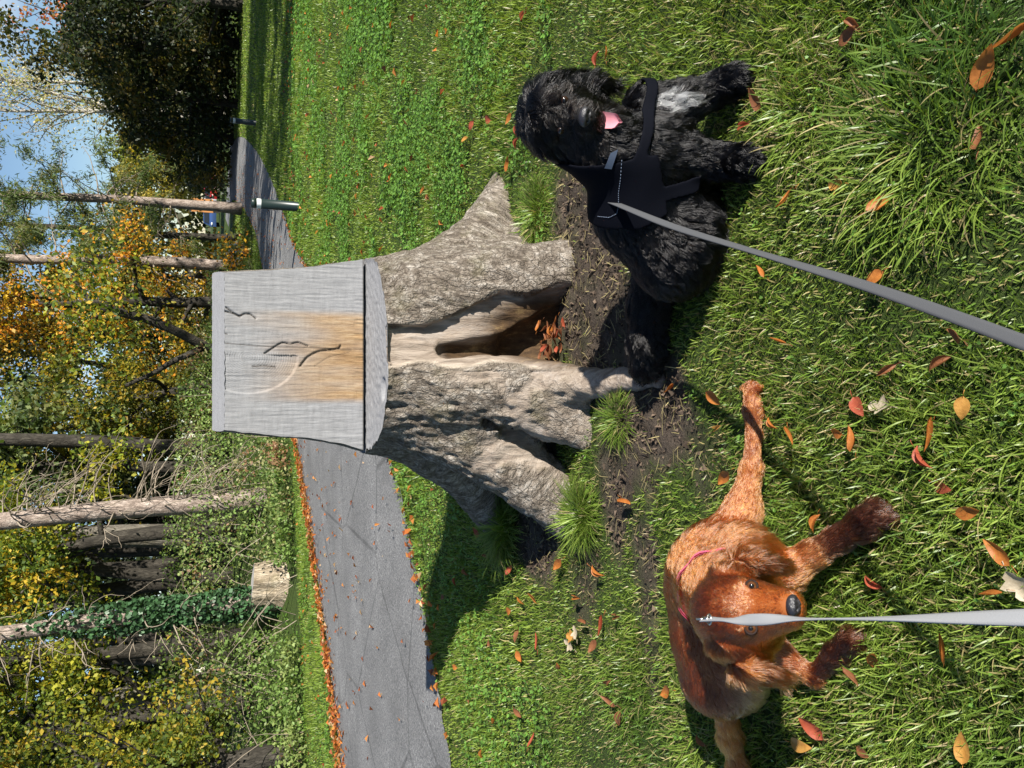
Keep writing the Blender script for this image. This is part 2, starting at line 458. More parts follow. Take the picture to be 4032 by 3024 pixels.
# ------------------------------------------------------------------ ground
K = 4032/2212.0
def D(x, y, z=0.0): return G(x*K, y*K, z)
SOIL = [(D(1225, 640), .24, .16, 1.0), (D(1240, 540), .24, .16, 1.0), (D(1290, 760), .2, .2, 1.0), (D(1370, 830), .25, .2, 1.0), (D(1340, 990), .2, .14, .9), (D(1450, 920), .16, .12, .7), (D(1260, 1230), .25, .12, .55), (D(1390, 1220), .25, .08, .6), (D(1240, 470), .20, .16, 1.0), (D(1280, 560), .22, .16, 1.0), (D(1310, 660), .24, .17, 1.0), (D(1345, 730), .22, .16, 1.0), (D(1300, 640), .25, .2, 1.0),
        (D(1420, 880), .22, .17, .95), (D(1400, 960), .20, .13, .8), (D(1330, 1050), .26, .09, .8), (D(1160, 1160), .20, .24, 1.0),
        (D(1180, 1080), .26, .2, 1.0), (D(1400, 1290), .22, .06, .75), (D(1410, 1400), .16, .05, .6), (D(1250, 1190), .2, .1, .6), (D(1230, 420), .22, .12, .5),
        (D(1530, 1000), .12, .09, .35), (D(1400, 780), .16, .10, .9)]
def soil_mask(x, y):
    s = np.zeros_like(x)
    for c, rx, ry, a in SOIL:
        d = ((x-c[0])/rx)**2+((y-c[1])/ry)**2
        s = np.maximum(s, a*np.clip(1.6-d, 0, 1)/1.15)
    n = fbm2(x, y, 8, 4, 5)
    s = np.clip(s*1.35+(n-0.55)*2.0*(s > 0.02), 0, 1)
    return s
def gz(x, y):
    x = np.asarray(x, float); y = np.asarray(y, float)
    near = np.clip(1-(y-3)/12, 0.0, 1)
    b = (fbm2(x, y, 2.2, 3, 2)-0.5)*0.05*near + (fbm2(x, y, 0.16, 2, 9)-0.5)*0.25*np.clip((y-7)/20, 0, 1)
    r = np.hypot(x-.13, y-3.3)
    b = b + 0.03*np.exp(-(r/.75)**2)
    # bank under the wood on the left of the far side
    e = wood_edge(x)
    b = b + 0.75*smooth(0.0, 4.5, y-e)*smooth(2.2, -1.0, x)
    return b
def wood_edge(x):
    # y of the foot of the bramble bank as a function of x (left of the big stump)
    return np.interp(x, [-30, -9, -6, -4, -2, -1.2, 0, 1.6, 3.5, 30], [7.5, 9.8, 10.9, 11.7, 12.7, 13.3, 15.4, 18.8, 24.0, 60.0])
def axis(dense_lo, dense_hi, step, far_lo, far_hi, grow=1.13):
    a = list(np.arange(dense_lo, dense_hi+1e-6, step))
    s = step
    while a[-1] < far_hi: s *= grow; a.append(a[-1]+s)
    s = step; b = [a[0]]
    while b[-1] > far_lo: s *= grow; b.append(b[-1]-s)
    return np.array(b[::-1][:-1]+a)
ax = axis(-1.6, 1.6, 0.03, -900, 900, 1.10); ay = axis(0.7, 4.6, 0.03, -900, 1500, 1.07)
X, Y = np.meshgrid(ax, ay, indexing='ij')
xf, yf = X.ravel(), Y.ravel()
zf = gz(xf, yf)
sm_ = soil_mask(xf, yf)
n_, m_n = X.shape
i = np.arange(n_-1)[:, None]*m_n; j = np.arange(m_n-1)[None]
q = np.stack([i+j, i+m_n+j, i+m_n+j+1, i+j+1], -1).reshape(-1, 4)
zf = zf-0.012*sm_+(fbm2(xf, yf, 22, 3, 3)-.5)*0.045*sm_
me = mesh_np('ground', np.stack([xf, yf, zf], 1), q)
add_attr(me, 'soil', np.clip(sm_, 0, 1))
tag(link('ground', me, M_GROUND), kind='structure')

# ------------------------------------------------------------------ the path: two edges read off the place, a sheet between them
near_e = np.array([[-9.0, 1.2], [-5.0, 3.2], [-2.42, 4.42], [-1.45, 5.15], [-0.6, 6.1], [0.2, 7.4], [1.1, 9.3]]+[list(D(*q)[:2]) for q in ((652, 560), (618, 470), (592, 400), (566, 345), (545, 312), (526, 296), (510, 296), (499, 315), (492, 350), (489, 400), (487, 470))])
far_e = np.array([[-12.0, 3.3], [-8.2, 5.6], [-4.4, 8.2], [-3.1, 9.6], [-1.7, 11.6], [-0.2, 14.2], [1.2, 17.0]]+[list(D(*q)[:2]) for q in ((568, 560), (556, 510), (541, 470), (527, 448), (515, 436), (508, 432), (503, 432), (499, 440), (496, 452), (494, 470), (493, 490))])
def resample(p, n):
    d = np.concatenate([[0], np.cumsum(np.linalg.norm(np.diff(p, axis=0), axis=1))])
    # smooth curve through the points
    t = np.linspace(0, len(p)-1, n); d = np.arange(len(p))
    out_ = np.stack([np.interp(t, d, p[:, k]) for k in (0, 1)], 1)
    for _ in range(12):
        out_[1:-1] = 0.25*out_[:-2]+0.5*out_[1:-1]+0.25*out_[2:]
    return out_
NE, FE = resample(near_e, 220), resample(far_e, 220)
def path_side(x, y):
    """signed-ish test: is the point on the asphalt"""
    pts = np.stack([x, y], 1)
    inside = np.zeros(len(x), bool)
    poly = np.vstack([NE, FE[::-1]])
    xi, yi = poly[:, 0], poly[:, 1]; xj, yj = np.roll(xi, 1), np.roll(yi, 1)
    for a, b, c, d_ in zip(xi, yi, xj, yj):
        cr = ((b > y) != (d_ > y))
        with np.errstate(divide='ignore', invalid='ignore'):
            inside ^= cr & (x < (c-a)*(y-b)/(d_-b+1e-12)+a)
    return inside
tt = np.linspace(0, 1, 13)
P = NE[:, None]*(1-tt)[None, :, None]+FE[:, None]*tt[None, :, None]
edge_j = (fbm2(P[:, :, 0].ravel(), P[:, :, 1].ravel(), 4, 4, 4)-.5).reshape(P.shape[:2])
dirn = nrm(FE-NE)
P = P+dirn[:, None]*(edge_j*0.34*(np.abs(tt-.5)*2)[None]**8)[..., None]
pz = gz(P[:, :, 0].ravel(), P[:, :, 1].ravel()).reshape(P.shape[:2])+0.012+0.035*(1-(2*tt-1)**2)[None]
mb = MB(); mb.grid(np.dstack([P, pz]))
tag(link('path', mb.build('path', True, False), M_ASPH), kind='structure')

# ------------------------------------------------------------------ the big stump, sawn into a seat with a back
ST = np.array([0.13, 3.30, 0.0]); ZS, YF = 0.76, 3.28
ROOTS = [  # foot point, foot radius, start point, start radius
    ((-0.53, 2.92, -0.03), .120, (-0.07, 3.10, .62), .180),
    ((-0.20, 2.69, -0.03), .080, (0.00, 3.00, .50), .165),
    ((0.015, 2.21, -0.02), .020, (0.00, 2.80, .17), .075),
    ((0.47, 2.92, -0.01), .13, (0.34, 3.10, .55), .21),
    ((1.02, 3.72, -0.08), .105, (0.36, 3.35, .50), .21),
    ((0.72, 3.40, -0.10), .10, (0.34, 3.25, .36), .20),
    ((-0.72, 3.80, -0.05), .10, (-0.08, 3.35, .66), .20),
    ((0.35, 4.10, -0.06), .09, (0.18, 3.55, .5), .20),
    ((-0.02, 2.74, 0.02), .085, (0.03, 2.98, .6), .12)]
def panel_right(z): return np.interp(z, [0, .2, .3, .45, .6, .76], [.40, .365, .365, .295, .225, .225])
def bark_uv(P):
    q = P-ST; r = np.hypot(q[:, 0], q[:, 1]); th = np.arctan2(q[:, 0], -q[:, 1])
    return np.stack([th*.46, (P[:, 2]-r)*.24, r*.12], 1)
def stump_sdf(P, detail=True):
    q = P-ST
    th = np.arctan2(q[:, 1], q[:, 0])
    z = np.clip(P[:, 2], -.1, 1.6)
    rx = np.interp(z, [-.1, 0.0, .25, .5, .76, 1.0, 1.4], [.50, .46, .41, .40, .405, .355, .31])
    ry = rx*1.08
    pw = 2+2.5*smooth(.72, 1.1, z); rr = ((np.abs(q[:, 0])/rx)**pw+(np.abs(q[:, 1])/ry)**pw+1e-9)**(1/pw)
    lob = 1+.035*np.sin(3*th+.6)+.025*np.sin(5*th-1.0)
    d = (rr-lob)*rx*0.95
    for f, fr, s, sr in ROOTS:
        m_ = (np.array(f)+np.array(s))/2+np.array([0, 0, -.055*np.hypot(f[0]-s[0], f[1]-s[1])/.5])
        mr = fr*.52+sr*.40
        d = smin(d, smin(d_cone(P, s, sr, m_, mr), d_cone(P, m_, mr, f, fr), .03), .095)
    # hollow at the foot, narrowing to a slit
    hol = smin(d_cone(P, (.225, 2.84, .0), .115, (.15, 2.94, .20), .050), d_cone(P, (.15, 2.92, .18), .045, (.125, 2.89, .52), .012), .04)
    d = -smin(-d, hol, .02)
    # deep furrow between the two left roots
    fur = smin(d_cone(P, (-.345, 2.70, -.03), .075, (-.15, 2.80, .44), .030), d_cone(P, (-.33, 2.80, -.03), .075, (-.13, 2.87, .36), .030), .03)
    d = -smin(-d, fur, .02)
    d = -smin(-d, d_cone(P, (-.30, 2.93, .50), .035, (-.17, 2.88, .58), .020), .03)
    if detail:
        front = (P[:, 1] < 3.3)
        bare = front & (P[:, 0] > .07+.02*np.sin(P[:, 2]*9)) & (P[:, 0] < panel_right(P[:, 2])) & (P[:, 2] < .8)
        pn = bark_uv(P); wp = (fbm(P, 5, 2, 77)-.5)*.05; pn = pn+wp[:, None]
        rid = np.abs(fbm(pn, 32, 3, 3)-.5)*2*np.clip(.42/np.maximum(np.hypot(q[:, 0], q[:, 1]), .1), .35, 1)
        lump = fbm(P, 6.5, 3, 8)-.5
        grain = fbm(np.stack([P[:, 0], P[:, 1], P[:, 2]*.15], 1), 40, 2, 12)-.5
        fine_ = fbm(pn*np.array([1, 2.2, 1]), 52, 2, 31)-.5; up_ = np.where(P[:, 2] > ZS, .3, 1.0)
        disp = (np.where(bare, .024+grain*.014, rid*.026-.010+fine_*.014)+lump*-.028)*up_
        d = d+disp
    return d
h = 0.0088
V, F = body_surface(lambda P: stump_sdf(P, False), (-1.0, 2.0, -.09), (1.35, 4.3, 1.47), h, lambda P: stump_sdf(P, True), .05)
YB = YF+.155
def TOPZ(y): return 1.325+(y-YF)*0.29
bm0 = bmesh.new()
tmp = mesh_np('tmp', V, F); bm0.from_mesh(tmp); bpy.data.meshes.remove(tmp)
def cut(bm, co, no, clear_outer=True):
    g_ = bm.verts[:]+bm.edges[:]+bm.faces[:]
    bmesh.ops.bisect_plane(bm, geom=g_, dist=1e-6, plane_co=co, plane_no=no, clear_outer=clear_outer, clear_inner=False)
def stump_attrs(me):
    n = len(me.vertices); c = np.zeros(n*3, np.float32); me.vertices.foreach_get('co', c); P = c.reshape(-1, 3).astype(float)
    front = P[:, 1] < 3.32
    wob = .012*np.sin(P[:, 2]*23)+.02*(fbm(P, 14, 2, 4)-.5)
    xl = .075+wob; xr = panel_right(P[:, 2])+wob*1.4
    bare = front*smooth(-.012, .006, P[:, 0]-xl)*smooth(-.012, .006, xr-P[:, 0])*(P[:, 2] < .77)
    seam = front*(P[:, 2] < .77)*(P[:, 2] > .2)*np.maximum(np.exp(-((P[:, 0]-xl)/.006)**2), .8*np.exp(-((P[:, 0]-xr)/.007)**2))
    # bare grey wood low on the left roots
    n1 = fbm(P, 5.5, 3, 21)
    low = smooth(.5, .60, n1)*smooth(.62, .4, P[:, 2])*(P[:, 0] < .05)
    tip = smooth(.35, .1, np.hypot(P[:, 0]-.01, (P[:, 1]-2.35)*.7))*smooth(.3, .15, P[:, 2])
    bare2 = np.clip(bare+np.maximum(low*.85, tip)*front, 0, 1)
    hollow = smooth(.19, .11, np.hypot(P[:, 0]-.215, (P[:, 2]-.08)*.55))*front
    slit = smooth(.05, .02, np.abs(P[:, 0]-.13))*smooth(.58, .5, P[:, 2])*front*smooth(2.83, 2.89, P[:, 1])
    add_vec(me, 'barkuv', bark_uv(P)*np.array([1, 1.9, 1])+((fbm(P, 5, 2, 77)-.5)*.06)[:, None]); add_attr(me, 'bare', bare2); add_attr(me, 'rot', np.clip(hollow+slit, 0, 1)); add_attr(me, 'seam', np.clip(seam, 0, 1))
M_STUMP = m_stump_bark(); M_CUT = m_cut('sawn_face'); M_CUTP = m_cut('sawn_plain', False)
stump = thing('tree_stump', 'big weathered tree stump sawn into a seat with a grey back, behind the dogs', 'tree stump', (ST[0], ST[1], 0))
def bm_part(bm, name, mat):
    me = bpy.data.meshes.new(name); bm.to_mesh(me); bm.free()
    me.polygons.foreach_set('use_smooth', np.ones(len(me.polygons), bool))
    stump_attrs(me)
    return adopt(link(name, me, mat), stump)
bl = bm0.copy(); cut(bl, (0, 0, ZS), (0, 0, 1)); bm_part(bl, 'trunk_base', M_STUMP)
bu = bm0; cut(bu, (0, 0, ZS+.011), (0, 0, -1)); cut(bu, (0, YF, 0), (0, -1, 0))
tn = Vector((0, -0.29, 1)).normalized(); cut(bu, (0, YF, TOPZ(YF)), tn); cut(bu, (0, YB, 0), (0, 1, 0))
bu2 = bu.copy(); cut(bu, (.13, 0, 0), (1, 0, 0)); bm_part(bu, 'side_bark', M_STUMP); cut(bu2, (.13, 0, 0), (-1, 0, 0)); bm_part(bu2, 'side_bark', M_STUMP)
# sawn faces: rows fitted to the outline of the wood
def extents(fn, lo, hi, n=260):
    t = np.linspace(lo, hi, n); d = stump_sdf(fn(t)); ins = np.where(d < 0)[0]
    if len(ins) < 3: return None
    a, b = ins[0], ins[-1]
    xa = t[a] if a == 0 else t[a-1]+(t[a]-t[a-1])*d[a-1]/(d[a-1]-d[a])
    xb = t[b] if b == n-1 else t[b]+(t[b+1]-t[b])*d[b]/(d[b]-d[b+1])
    return xa, xb
def sheet(fn_row, vals, nx=150):
    rows = []
    for v in vals:
        e = extents(lambda t: fn_row(t, v), -.6, .95)
        if e is None: continue
        t = np.linspace(e[0], e[1], nx); rows.append(fn_row(t, v))
    return np.array(rows)
# upright face with saw steps, gouges and cracks
zv = np.linspace(ZS+.011, TOPZ(YF), 210)
R_ = sheet(lambda t, z: np.stack([t, np.full_like(t, YF), np.full_like(t, z)], 1), zv, 230)
fx, fz = R_[:, :, 0], R_[:, :, 2]
def face_px(cx, cy):                       # a spot on the upright face
    p = W(750+.904*cx, 900+.904*cy, YF); return p[0], p[2]
depth = np.zeros_like(fx); crack = np.zeros_like(fx)
def gouge(pts, w, dep, side=1, dark=1.0):
    global depth, crack
    pts = np.array([face_px(*p) for p in pts]); tq_ = np.linspace(0, len(pts)-1, len(pts)*7); pts = np.stack([np.interp(tq_, np.arange(len(pts)), pts[:, k_]) for k_ in (0, 1)], 1)
    for _ in range(6): pts[1:-1] = .25*pts[:-2]+.5*pts[1:-1]+.25*pts[2:]
    w = w*np.ones(1)[0]
    best = np.full(fx.shape, 9.0); sg = np.zeros(fx.shape)
    for a, b in zip(pts[:-1], pts[1:]):
        ab = b-a; L = np.hypot(*ab)
        t = np.clip(((fx-a[0])*ab[0]+(fz-a[1])*ab[1])/(L*L), 0, 1)
        dx, dz = fx-(a[0]+t*ab[0]), fz-(a[1]+t*ab[1]); d_ = np.hypot(dx, dz)
        s_ = np.sign(ab[0]*dz-ab[1]*dx); up = d_ < best
        best = np.where(up, d_, best); sg = np.where(up, s_, sg)
    w = w*.55; depth += dep*.55*np.exp(-(best/w)**2)*np.where(sg*side > 0, 1.0, .15)
    crack = np.maximum(crack, dark*np.exp(-(best/.0022)**2))
gouge([(155, 345), (200, 378), (215, 385)], .008, .012); gouge([(150, 362), (190, 372), (216, 384), (235, 372), (262, 374), (283, 392)], .008, .014)
gouge([(325, 545), (370, 515), (400, 497), (435, 505), (470, 496), (510, 512)], .008, .014)
gouge([(480, 600), (510, 560), (560, 535), (620, 530), (650, 522)], .010, .018); gouge([(650, 522), (655, 510)], .008, .012)
gouge([(270, 602), (320, 598), (370, 604)], .006, .008); gouge([(140, 498), (330, 515), (560, 520), (700, 530)], .003, .004, 1, .8)
gouge([(120, 420), (150, 432)], .006, .008); gouge([(125, 455), (160, 460)], .005, .008); gouge([(540, 600), (600, 560), (690, 540)], .004, .004, 1, .5)
# swirl of chain marks on the left half
cx0, cz0 = face_px(250, 560)
rr = np.hypot((fx-cx0), (fz-cz0)*.75); ang = np.arctan2(fz-cz0, fx-cx0)
sw = smooth(.16, .12, rr)*(fx < cx0+.02)
depth += sw*.0007*np.sin(rr*900)+.010*smooth(.150, .142, rr)*(fx < cx0+.01)*smooth(.02, .10, rr)*.5
p3 = np.stack([fx.ravel(), fz.ravel(), np.zeros(fx.size)], 1)
depth += ((fbm(p3*np.array([1, .08, 1]), 120, 3, 2)-.5)*.004 + (fbm(p3*np.array([.1, 1, 1]), 160, 3, 6)-.5)*.0008).reshape(fx.shape)
depth *= smooth(0, .008, np.minimum(np.abs(fx-fx[:, :1]), np.abs(fx-fx[:, -1:])))
depth += smooth(ZS+.06, ZS+.035, fz)*(.006*(fbm(p3*np.array([1, .02, 1]), 150, 2, 44)-.4).reshape(fx.shape))*(fx > -.08)*(fx < .36)
R_[:, :, 1] = YF+depth
mb = MB(); mb.grid(R_); me = mb.build('cut_face', True, False)
x0, x1 = face_px(700, 375)[0], face_px(700, 750)[0]
fl = fbm(p3*np.array([1, .15, 1]), 22, 3, 15).reshape(fx.shape)
zt = (fz-ZS)/(TOPZ(YF)-ZS)
stain = smooth(x1-.016, x1+.016, fx+(fl-.5)*.03)*smooth(x0+.02, x0-.02, fx+(fl-.5)*.03)*np.clip((1-smooth(.12, .92, zt+(fl-.5)*.55))*1.05, 0, 1)*np.clip(.45+fl*.95, 0, 1)
mid = np.exp(-((fx-face_px(400, 460)[0])/.035)**2)*smooth(.1, .5, zt)
stain = np.clip(stain*(1-.5*mid), 0, 1)*.92
crack = np.maximum(crack, (fz < ZS+.014)*.5)
add_attr(me, 'stain', stain.ravel()); add_attr(me, 'crack', np.clip(crack, 0, 1).ravel())
adopt(link('cut_face', me, M_CUT), stump)
# sloping top, seat and the saw slot behind the seat
yv = np.linspace(YF+.0, YB, 40)
R_ = sheet(lambda t, y: np.stack([t, np.full_like(t, y), np.full_like(t, TOPZ(y))], 1), yv, 90)
R_[:, :, 2] -= .0+.0015*np.sin(R_[:, :, 0]*150+R_[:, :, 1]*260)
mb = MB(); mb.grid(R_); adopt(link('cut_top', mb.build('cut_top', True, False), M_CUTP), stump)
R_ = sheet(lambda t, z: np.stack([t, np.full_like(t, YB), np.full_like(t, z)], 1), np.linspace(ZS+.011, TOPZ(YB), 60), 60)
mb = MB(); mb.grid(R_[:, ::-1]); adopt(link('cut_rear', mb.build('cut_rear', True, False), M_CUTP), stump)
yv = np.linspace(2.70, YF+.46, 110)
R_ = sheet(lambda t, y: np.stack([t, np.full_like(t, y), np.full_like(t, ZS)], 1), yv, 140)
sx, sy = R_[:, :, 0], R_[:, :, 1]
rim = np.minimum(np.abs(sx-sx[:, :1]), np.abs(sx-sx[:, -1:]))
fbs = (fbm2(sx.ravel(), sy.ravel(), 60, 3, 3)-.5).reshape(sx.shape)
pit = smooth(.05, .03, np.hypot(sx+.02, (sy-2.95)*1.3))
R_[:, :, 2] += smooth(0, .02, rim)*(fbs*.008-.003-.02*pit)
mb = MB(); mb.grid(R_); adopt(link('seat', mb.build('seat', True, False), M_CUTP), stump)
mb = MB(); mb.box((.12, YF+.10, ZS+.006), (.25, .045, .02)); adopt(link('heartwood', mb.build('heartwood', False, False), M_CUTP), stump)

# debris in the hollow: a heap of brown leaves
def leaf_mesh(name, L, Wd, curl, bend, seed, lobed=False):
    r = random.Random(seed); n, mm = 9, 5
    P = np.zeros((n, mm, 3))
    for a in range(n):
        t = a/(n-1)
        w = Wd*(math.sin(math.pi*min(1, t**0.8*1.0))**0.75)*(1-.25*t)
        if lobed: w *= 1+.45*math.cos(t*15)
        w = max(w, .02*Wd)
        for b in range(mm):
            s = (b/(mm-1)-.5)*2
            P[a, b] = (t*L-L/2, s*w/2*math.cos(curl*abs(s)), curl*abs(s)**1.5*w*.45 + bend*(t-.5)**2*L + .05*L*math.sin(5*t+seed+2*s)*.4)
    mb = MB(); c = np.ones((n*mm, 3))
    mb.grid(P)
    st = np.array([[-L/2, 0, 0], [-L/2-.15*L, .02*L, .02*L], [-L/2-.28*L, .05*L, .0]])
    mb.tube(st, Wd*.022, 4)
    return mb.build(name, True, False)
# ------------------------------------------------------------------ dogs: one continuous body each, fur as strands that follow the body
class Beast:
    def __init__(s): s.p = []
    def cone(s, a, ra, b, rb, L=.03, col=None, flow=None, k=.03, lift=.25, bald=False, fur=True):
        s.p.append(dict(t='c', a=np.array(a), ra=ra, b=np.array(b), rb=rb, L=L, col=col, flow=np.array(flow if flow is not None else nrm(np.array(b)-np.array(a)), float), k=k, lift=lift, fur=fur)); return s
    def ell(s, c, r, R=None, L=.03, col=None, flow=(0, 0, -1), k=.03, lift=.3, fur=True):
        s.p.append(dict(t='e', c=np.array(c), r=np.array(r), R=R, L=L, col=col, flow=nrm(np.array(flow, float)), k=k, lift=lift, fur=fur)); return s
    def chain(s, pts, **kw):
        for (a, ra), (b, rb) in zip(pts[:-1], pts[1:]): s.cone(a, ra, b, rb, **kw)
        return s
    def each(s, P):
        return np.stack([d_cone(P, q['a'], q['ra'], q['b'], q['rb']) if q['t'] == 'c' else d_ell(P, q['c'], q['r'], q['R']) for q in s.p], 1)
    def sdf(s, P):
        E = s.each(P); d = E[:, 0]
        for i in range(1, E.shape[1]): d = smin(d, E[:, i], s.p[i]['k'])
        return d
    def bounds(s, pad=.06):
        lo, hi = [], []
        for q in s.p:
            if q['t'] == 'c': lo += [q['a']-q['ra'], q['b']-q['rb']]; hi += [q['a']+q['ra'], q['b']+q['rb']]
            else: lo.append(q['c']-max(q['r'])); hi.append(q['c']+max(q['r']))
        return np.min(lo, 0)-pad, np.max(hi, 0)+pad
    def surface(s, h=.008, off=0.0):
        lo, hi = s.bounds()
        return body_surface(lambda P: s.sdf(P)-off, lo, hi, h)
    def fields(s, P, base):
        E = s.each(P); w = np.exp(-np.clip(E-E.min(1, keepdims=True), 0, 1)/.012); w /= w.sum(1, keepdims=True)
        L = w @ np.array([q['L'] for q in s.p]); lift = w @ np.array([q['lift'] for q in s.p])
        fl = nrm(w @ np.array([q['flow'] for q in s.p])); fu = w @ np.array([float(q['fur']) for q in s.p])
        c = w @ np.array([q['col'] if q['col'] is not None else base for q in s.p])
        return L, lift, fl, c, fu
def sample_surface(V, F, n, rng):
    T = np.vstack([F[:, [0, 1, 2]], F[:, [0, 2, 3]]])
    a, b, c = V[T[:, 0]], V[T[:, 1]], V[T[:, 2]]
    cr = np.cross(b-a, c-a); ar = np.linalg.norm(cr, axis=1)
    k = rng.choice(len(T), n, p=ar/ar.sum()); u, v = rng.random(n), rng.random(n)
    f = u+v > 1; u[f] = 1-u[f]; v[f] = 1-v[f]
    return a[k]+u[:, None]*(b[k]-a[k])+v[:, None]*(c[k]-a[k]), nrm(cr[k])
def make_fur(name, mat, parent, P, N, L, lift, flow, col, npts=6, rad=.0006, wave=.0, wfreq=1.5, clump=.5, per=18, grav=.25, jit=.25, rng=RNG):
    n = len(P)
    t = np.linspace(0, 1, npts)
    fl = flow-(flow*N).sum(1, keepdims=True)*N; fl = nrm(fl+1e-4)
    fl = nrm(fl+rng.normal(0, jit, (n, 3))); lf = lift[:, None]
    d0 = nrm(fl*(1-lf)+N*lf); d1 = nrm(fl*.95+N*.12+np.array([0, 0, -grav]))
    Ls = L*rng.uniform(.65, 1.15, n)
    S = P[:, None]+Ls[:, None, None]*(t[None, :, None]*d0[:, None]+.5*(t**2)[None, :, None]*(d1-d0)[:, None])
    # locks
    mN = max(4, n//per); ci = rng.choice(n, mN, replace=False)
    kd = kdtree.KDTree(mN)
    for k_, i_ in enumerate(ci): kd.insert(P[i_], k_)
    kd.balance()
    own = np.array([ci[kd.find(p)[1]] for p in P])
    cl = clump*rng.uniform(.5, 1.0, n)
    S = S+(t**1.4)[None, :, None]*cl[:, None, None]*(S[own]-S+(P-P[own])[:, None]*0.12)
    if wave:
        ph = rng.uniform(0, 6.28, n)[own]; side = nrm(np.cross(d0, N)+1e-5); fq = rng.uniform(.7, 1.3, n)[own]*wfreq
        am = (wave*rng.uniform(.6, 1.3, n)*np.clip(L/.04, .2, 1.6))
        S = S+(am[:, None]*t[None]*np.sin(2*math.pi*fq[:, None]*t[None]+ph[:, None]))[..., None]*side[:, None]
        S = S+(am[:, None]*.5*t[None]*np.cos(2*math.pi*fq[:, None]*t[None]+ph[:, None]*1.7))[..., None]*N[:, None]
    S[:, :, 2] = np.maximum(S[:, :, 2], .006)
    hc = bpy.data.hair_curves.new(name); hc.add_curves([npts]*n)
    hc.points.foreach_set('position', S.astype(np.float32).ravel())
    R = (rad*rng.uniform(.7, 1.25, n))[:, None]*np.array([1, 1, .95, .8, .55, .2][:npts] if npts == 6 else np.linspace(1, .2, npts))[None]
    hc.points.foreach_set('radius', R.astype(np.float32).ravel())
    at = hc.attributes.new('col', 'FLOAT_COLOR', 'CURVE'); c4 = np.ones((n, 4), np.float32); c4[:, :3] = np.clip(col, 0, 1); at.data.foreach_set('color', c4.ravel())
    hc.materials.append(mat)
    o = bpy.data.objects.new(name, hc); COL.objects.link(o); o.parent = parent
    o.location = -Vector(parent.location)
    return o
def m_fur(name, rough=.3, rad_rough=.35, ior=1.5):
    b = NB(name); hb = b.n('ShaderNodeBsdfHairPrincipled')
    hb.parametrization = 'COLOR'
    b.l(b.attr('col'), hb.inputs['Color'])
    hb.inputs['Roughness'].default_value = rough; hb.inputs['Radial Roughness'].default_value = rad_rough
    hb.inputs['Random Roughness'].default_value = .2; hb.inputs['IOR'].default_value = ior
    b.l(hb.outputs[0], b.out.inputs[0]); return b.mat
def m_skin(name, rough=.7, spec=.25):
    b = NB(name); c = b.attr('col'); return b.pbr(c, rough, spec)
def frame(F, up, roll=0.0):
    F = nrm(F); R = nrm(np.cross(F, up)); U = np.cross(R, F)
    c, s_ = math.cos(roll), math.sin(roll)
    return F, R*c+U*s_, U*c-R*s_
def uv_ball(mb, c, r, R=None, nu=20, nv=14, col=None):
    u = np.linspace(0, 2*math.pi, nu); v = np.linspace(0, math.pi, nv)
    P = np.stack([np.outer(np.sin(v), np.cos(u)), np.outer(np.sin(v), np.sin(u)), np.outer(np.cos(v), np.ones(nu))], -1)*np.asarray(r)
    if R is not None: P = P @ np.asarray(R).T
    mb.grid((P+np.asarray(c))[:, ::-1], col)
def part_mesh(mb, name, mat, parent, colors=False):
    return adopt(link(name, mb.build(name, True, colors), mat), parent)
M_SKIN = m_skin('dog_skin')
M_EYEW = m_plain('eyeball', (.070, .027, .010), .10, .5, .3, 60)
M_EYED = m_plain('dark_eyeball', (.022, .010, .006), .12, .5, .3, 60)
M_EYEB = m_plain('pupil', (.006, .005, .005), .08, .5, .0, 10)
M_LID = m_plain('eyelid_skin', (.015, .007, .005), .7, .2, .2, 90)
M_NOSE = m_plain('nose_leather', (.018, .017, .02), .32, .6, .4, 300, bump=.5)
M_TONGUE = m_plain('tongue', (.56, .22, .26), .30, .55, .12, 60, bump=.2)
M_MOUTH = m_plain('mouth_inside', (.03, .010, .012), .35, .5, .2, 60)
M_WEB_NAVY = m_plain('navy_webbing', (.0018, .0023, .0048), .8, .06, .3, 300, bump=.15)
M_STITCH = m_plain('pale_stitching', (.13, .16, .22), .7, .3, .2, 200)
M_PATCH = m_plain('grey_blue_label_patch', (.055, .075, .115), .6, .4, .2, 120)
M_STEEL = m_plain('steel', (.55, .54, .50), .28, .5, .1, 90, metal=1.0)
M_LEASH = m_plain('grey_webbing', (.25, .255, .265), .75, .3, .10, 900, bump=.15)
M_LEASH_D = m_plain('dark_grey_webbing', (.055, .057, .062), .75, .3, .12, 900, bump=.15)
M_PINK = m_plain('pink_patterned_webbing', (.62, .10, .20), .55, .4, .35, 70, bump=.3)
M_CREAM = m_plain('cream_webbing', (.62, .58, .48), .6, .4, .15, 80, bump=.3)

from mathutils.bvhtree import BVHTree
def onto(bv, p, off=.004):
    h_, n_, i_, d_ = bv.find_nearest(Vector(p)); return np.array(h_)+np.array(n_)*off
def spot(bv, tx, ty, off=.004):
    h_, n_, i_, d_ = bv.ray_cast(Vector((0, 0, CAM_H)), Vector(ray(tx, ty)).normalized())
    if h_ is None: return onto(bv, np.array([0, 0, CAM_H])+nrm(ray(tx, ty))*2.42, off)
    return np.array(h_)+np.array(n_)*off
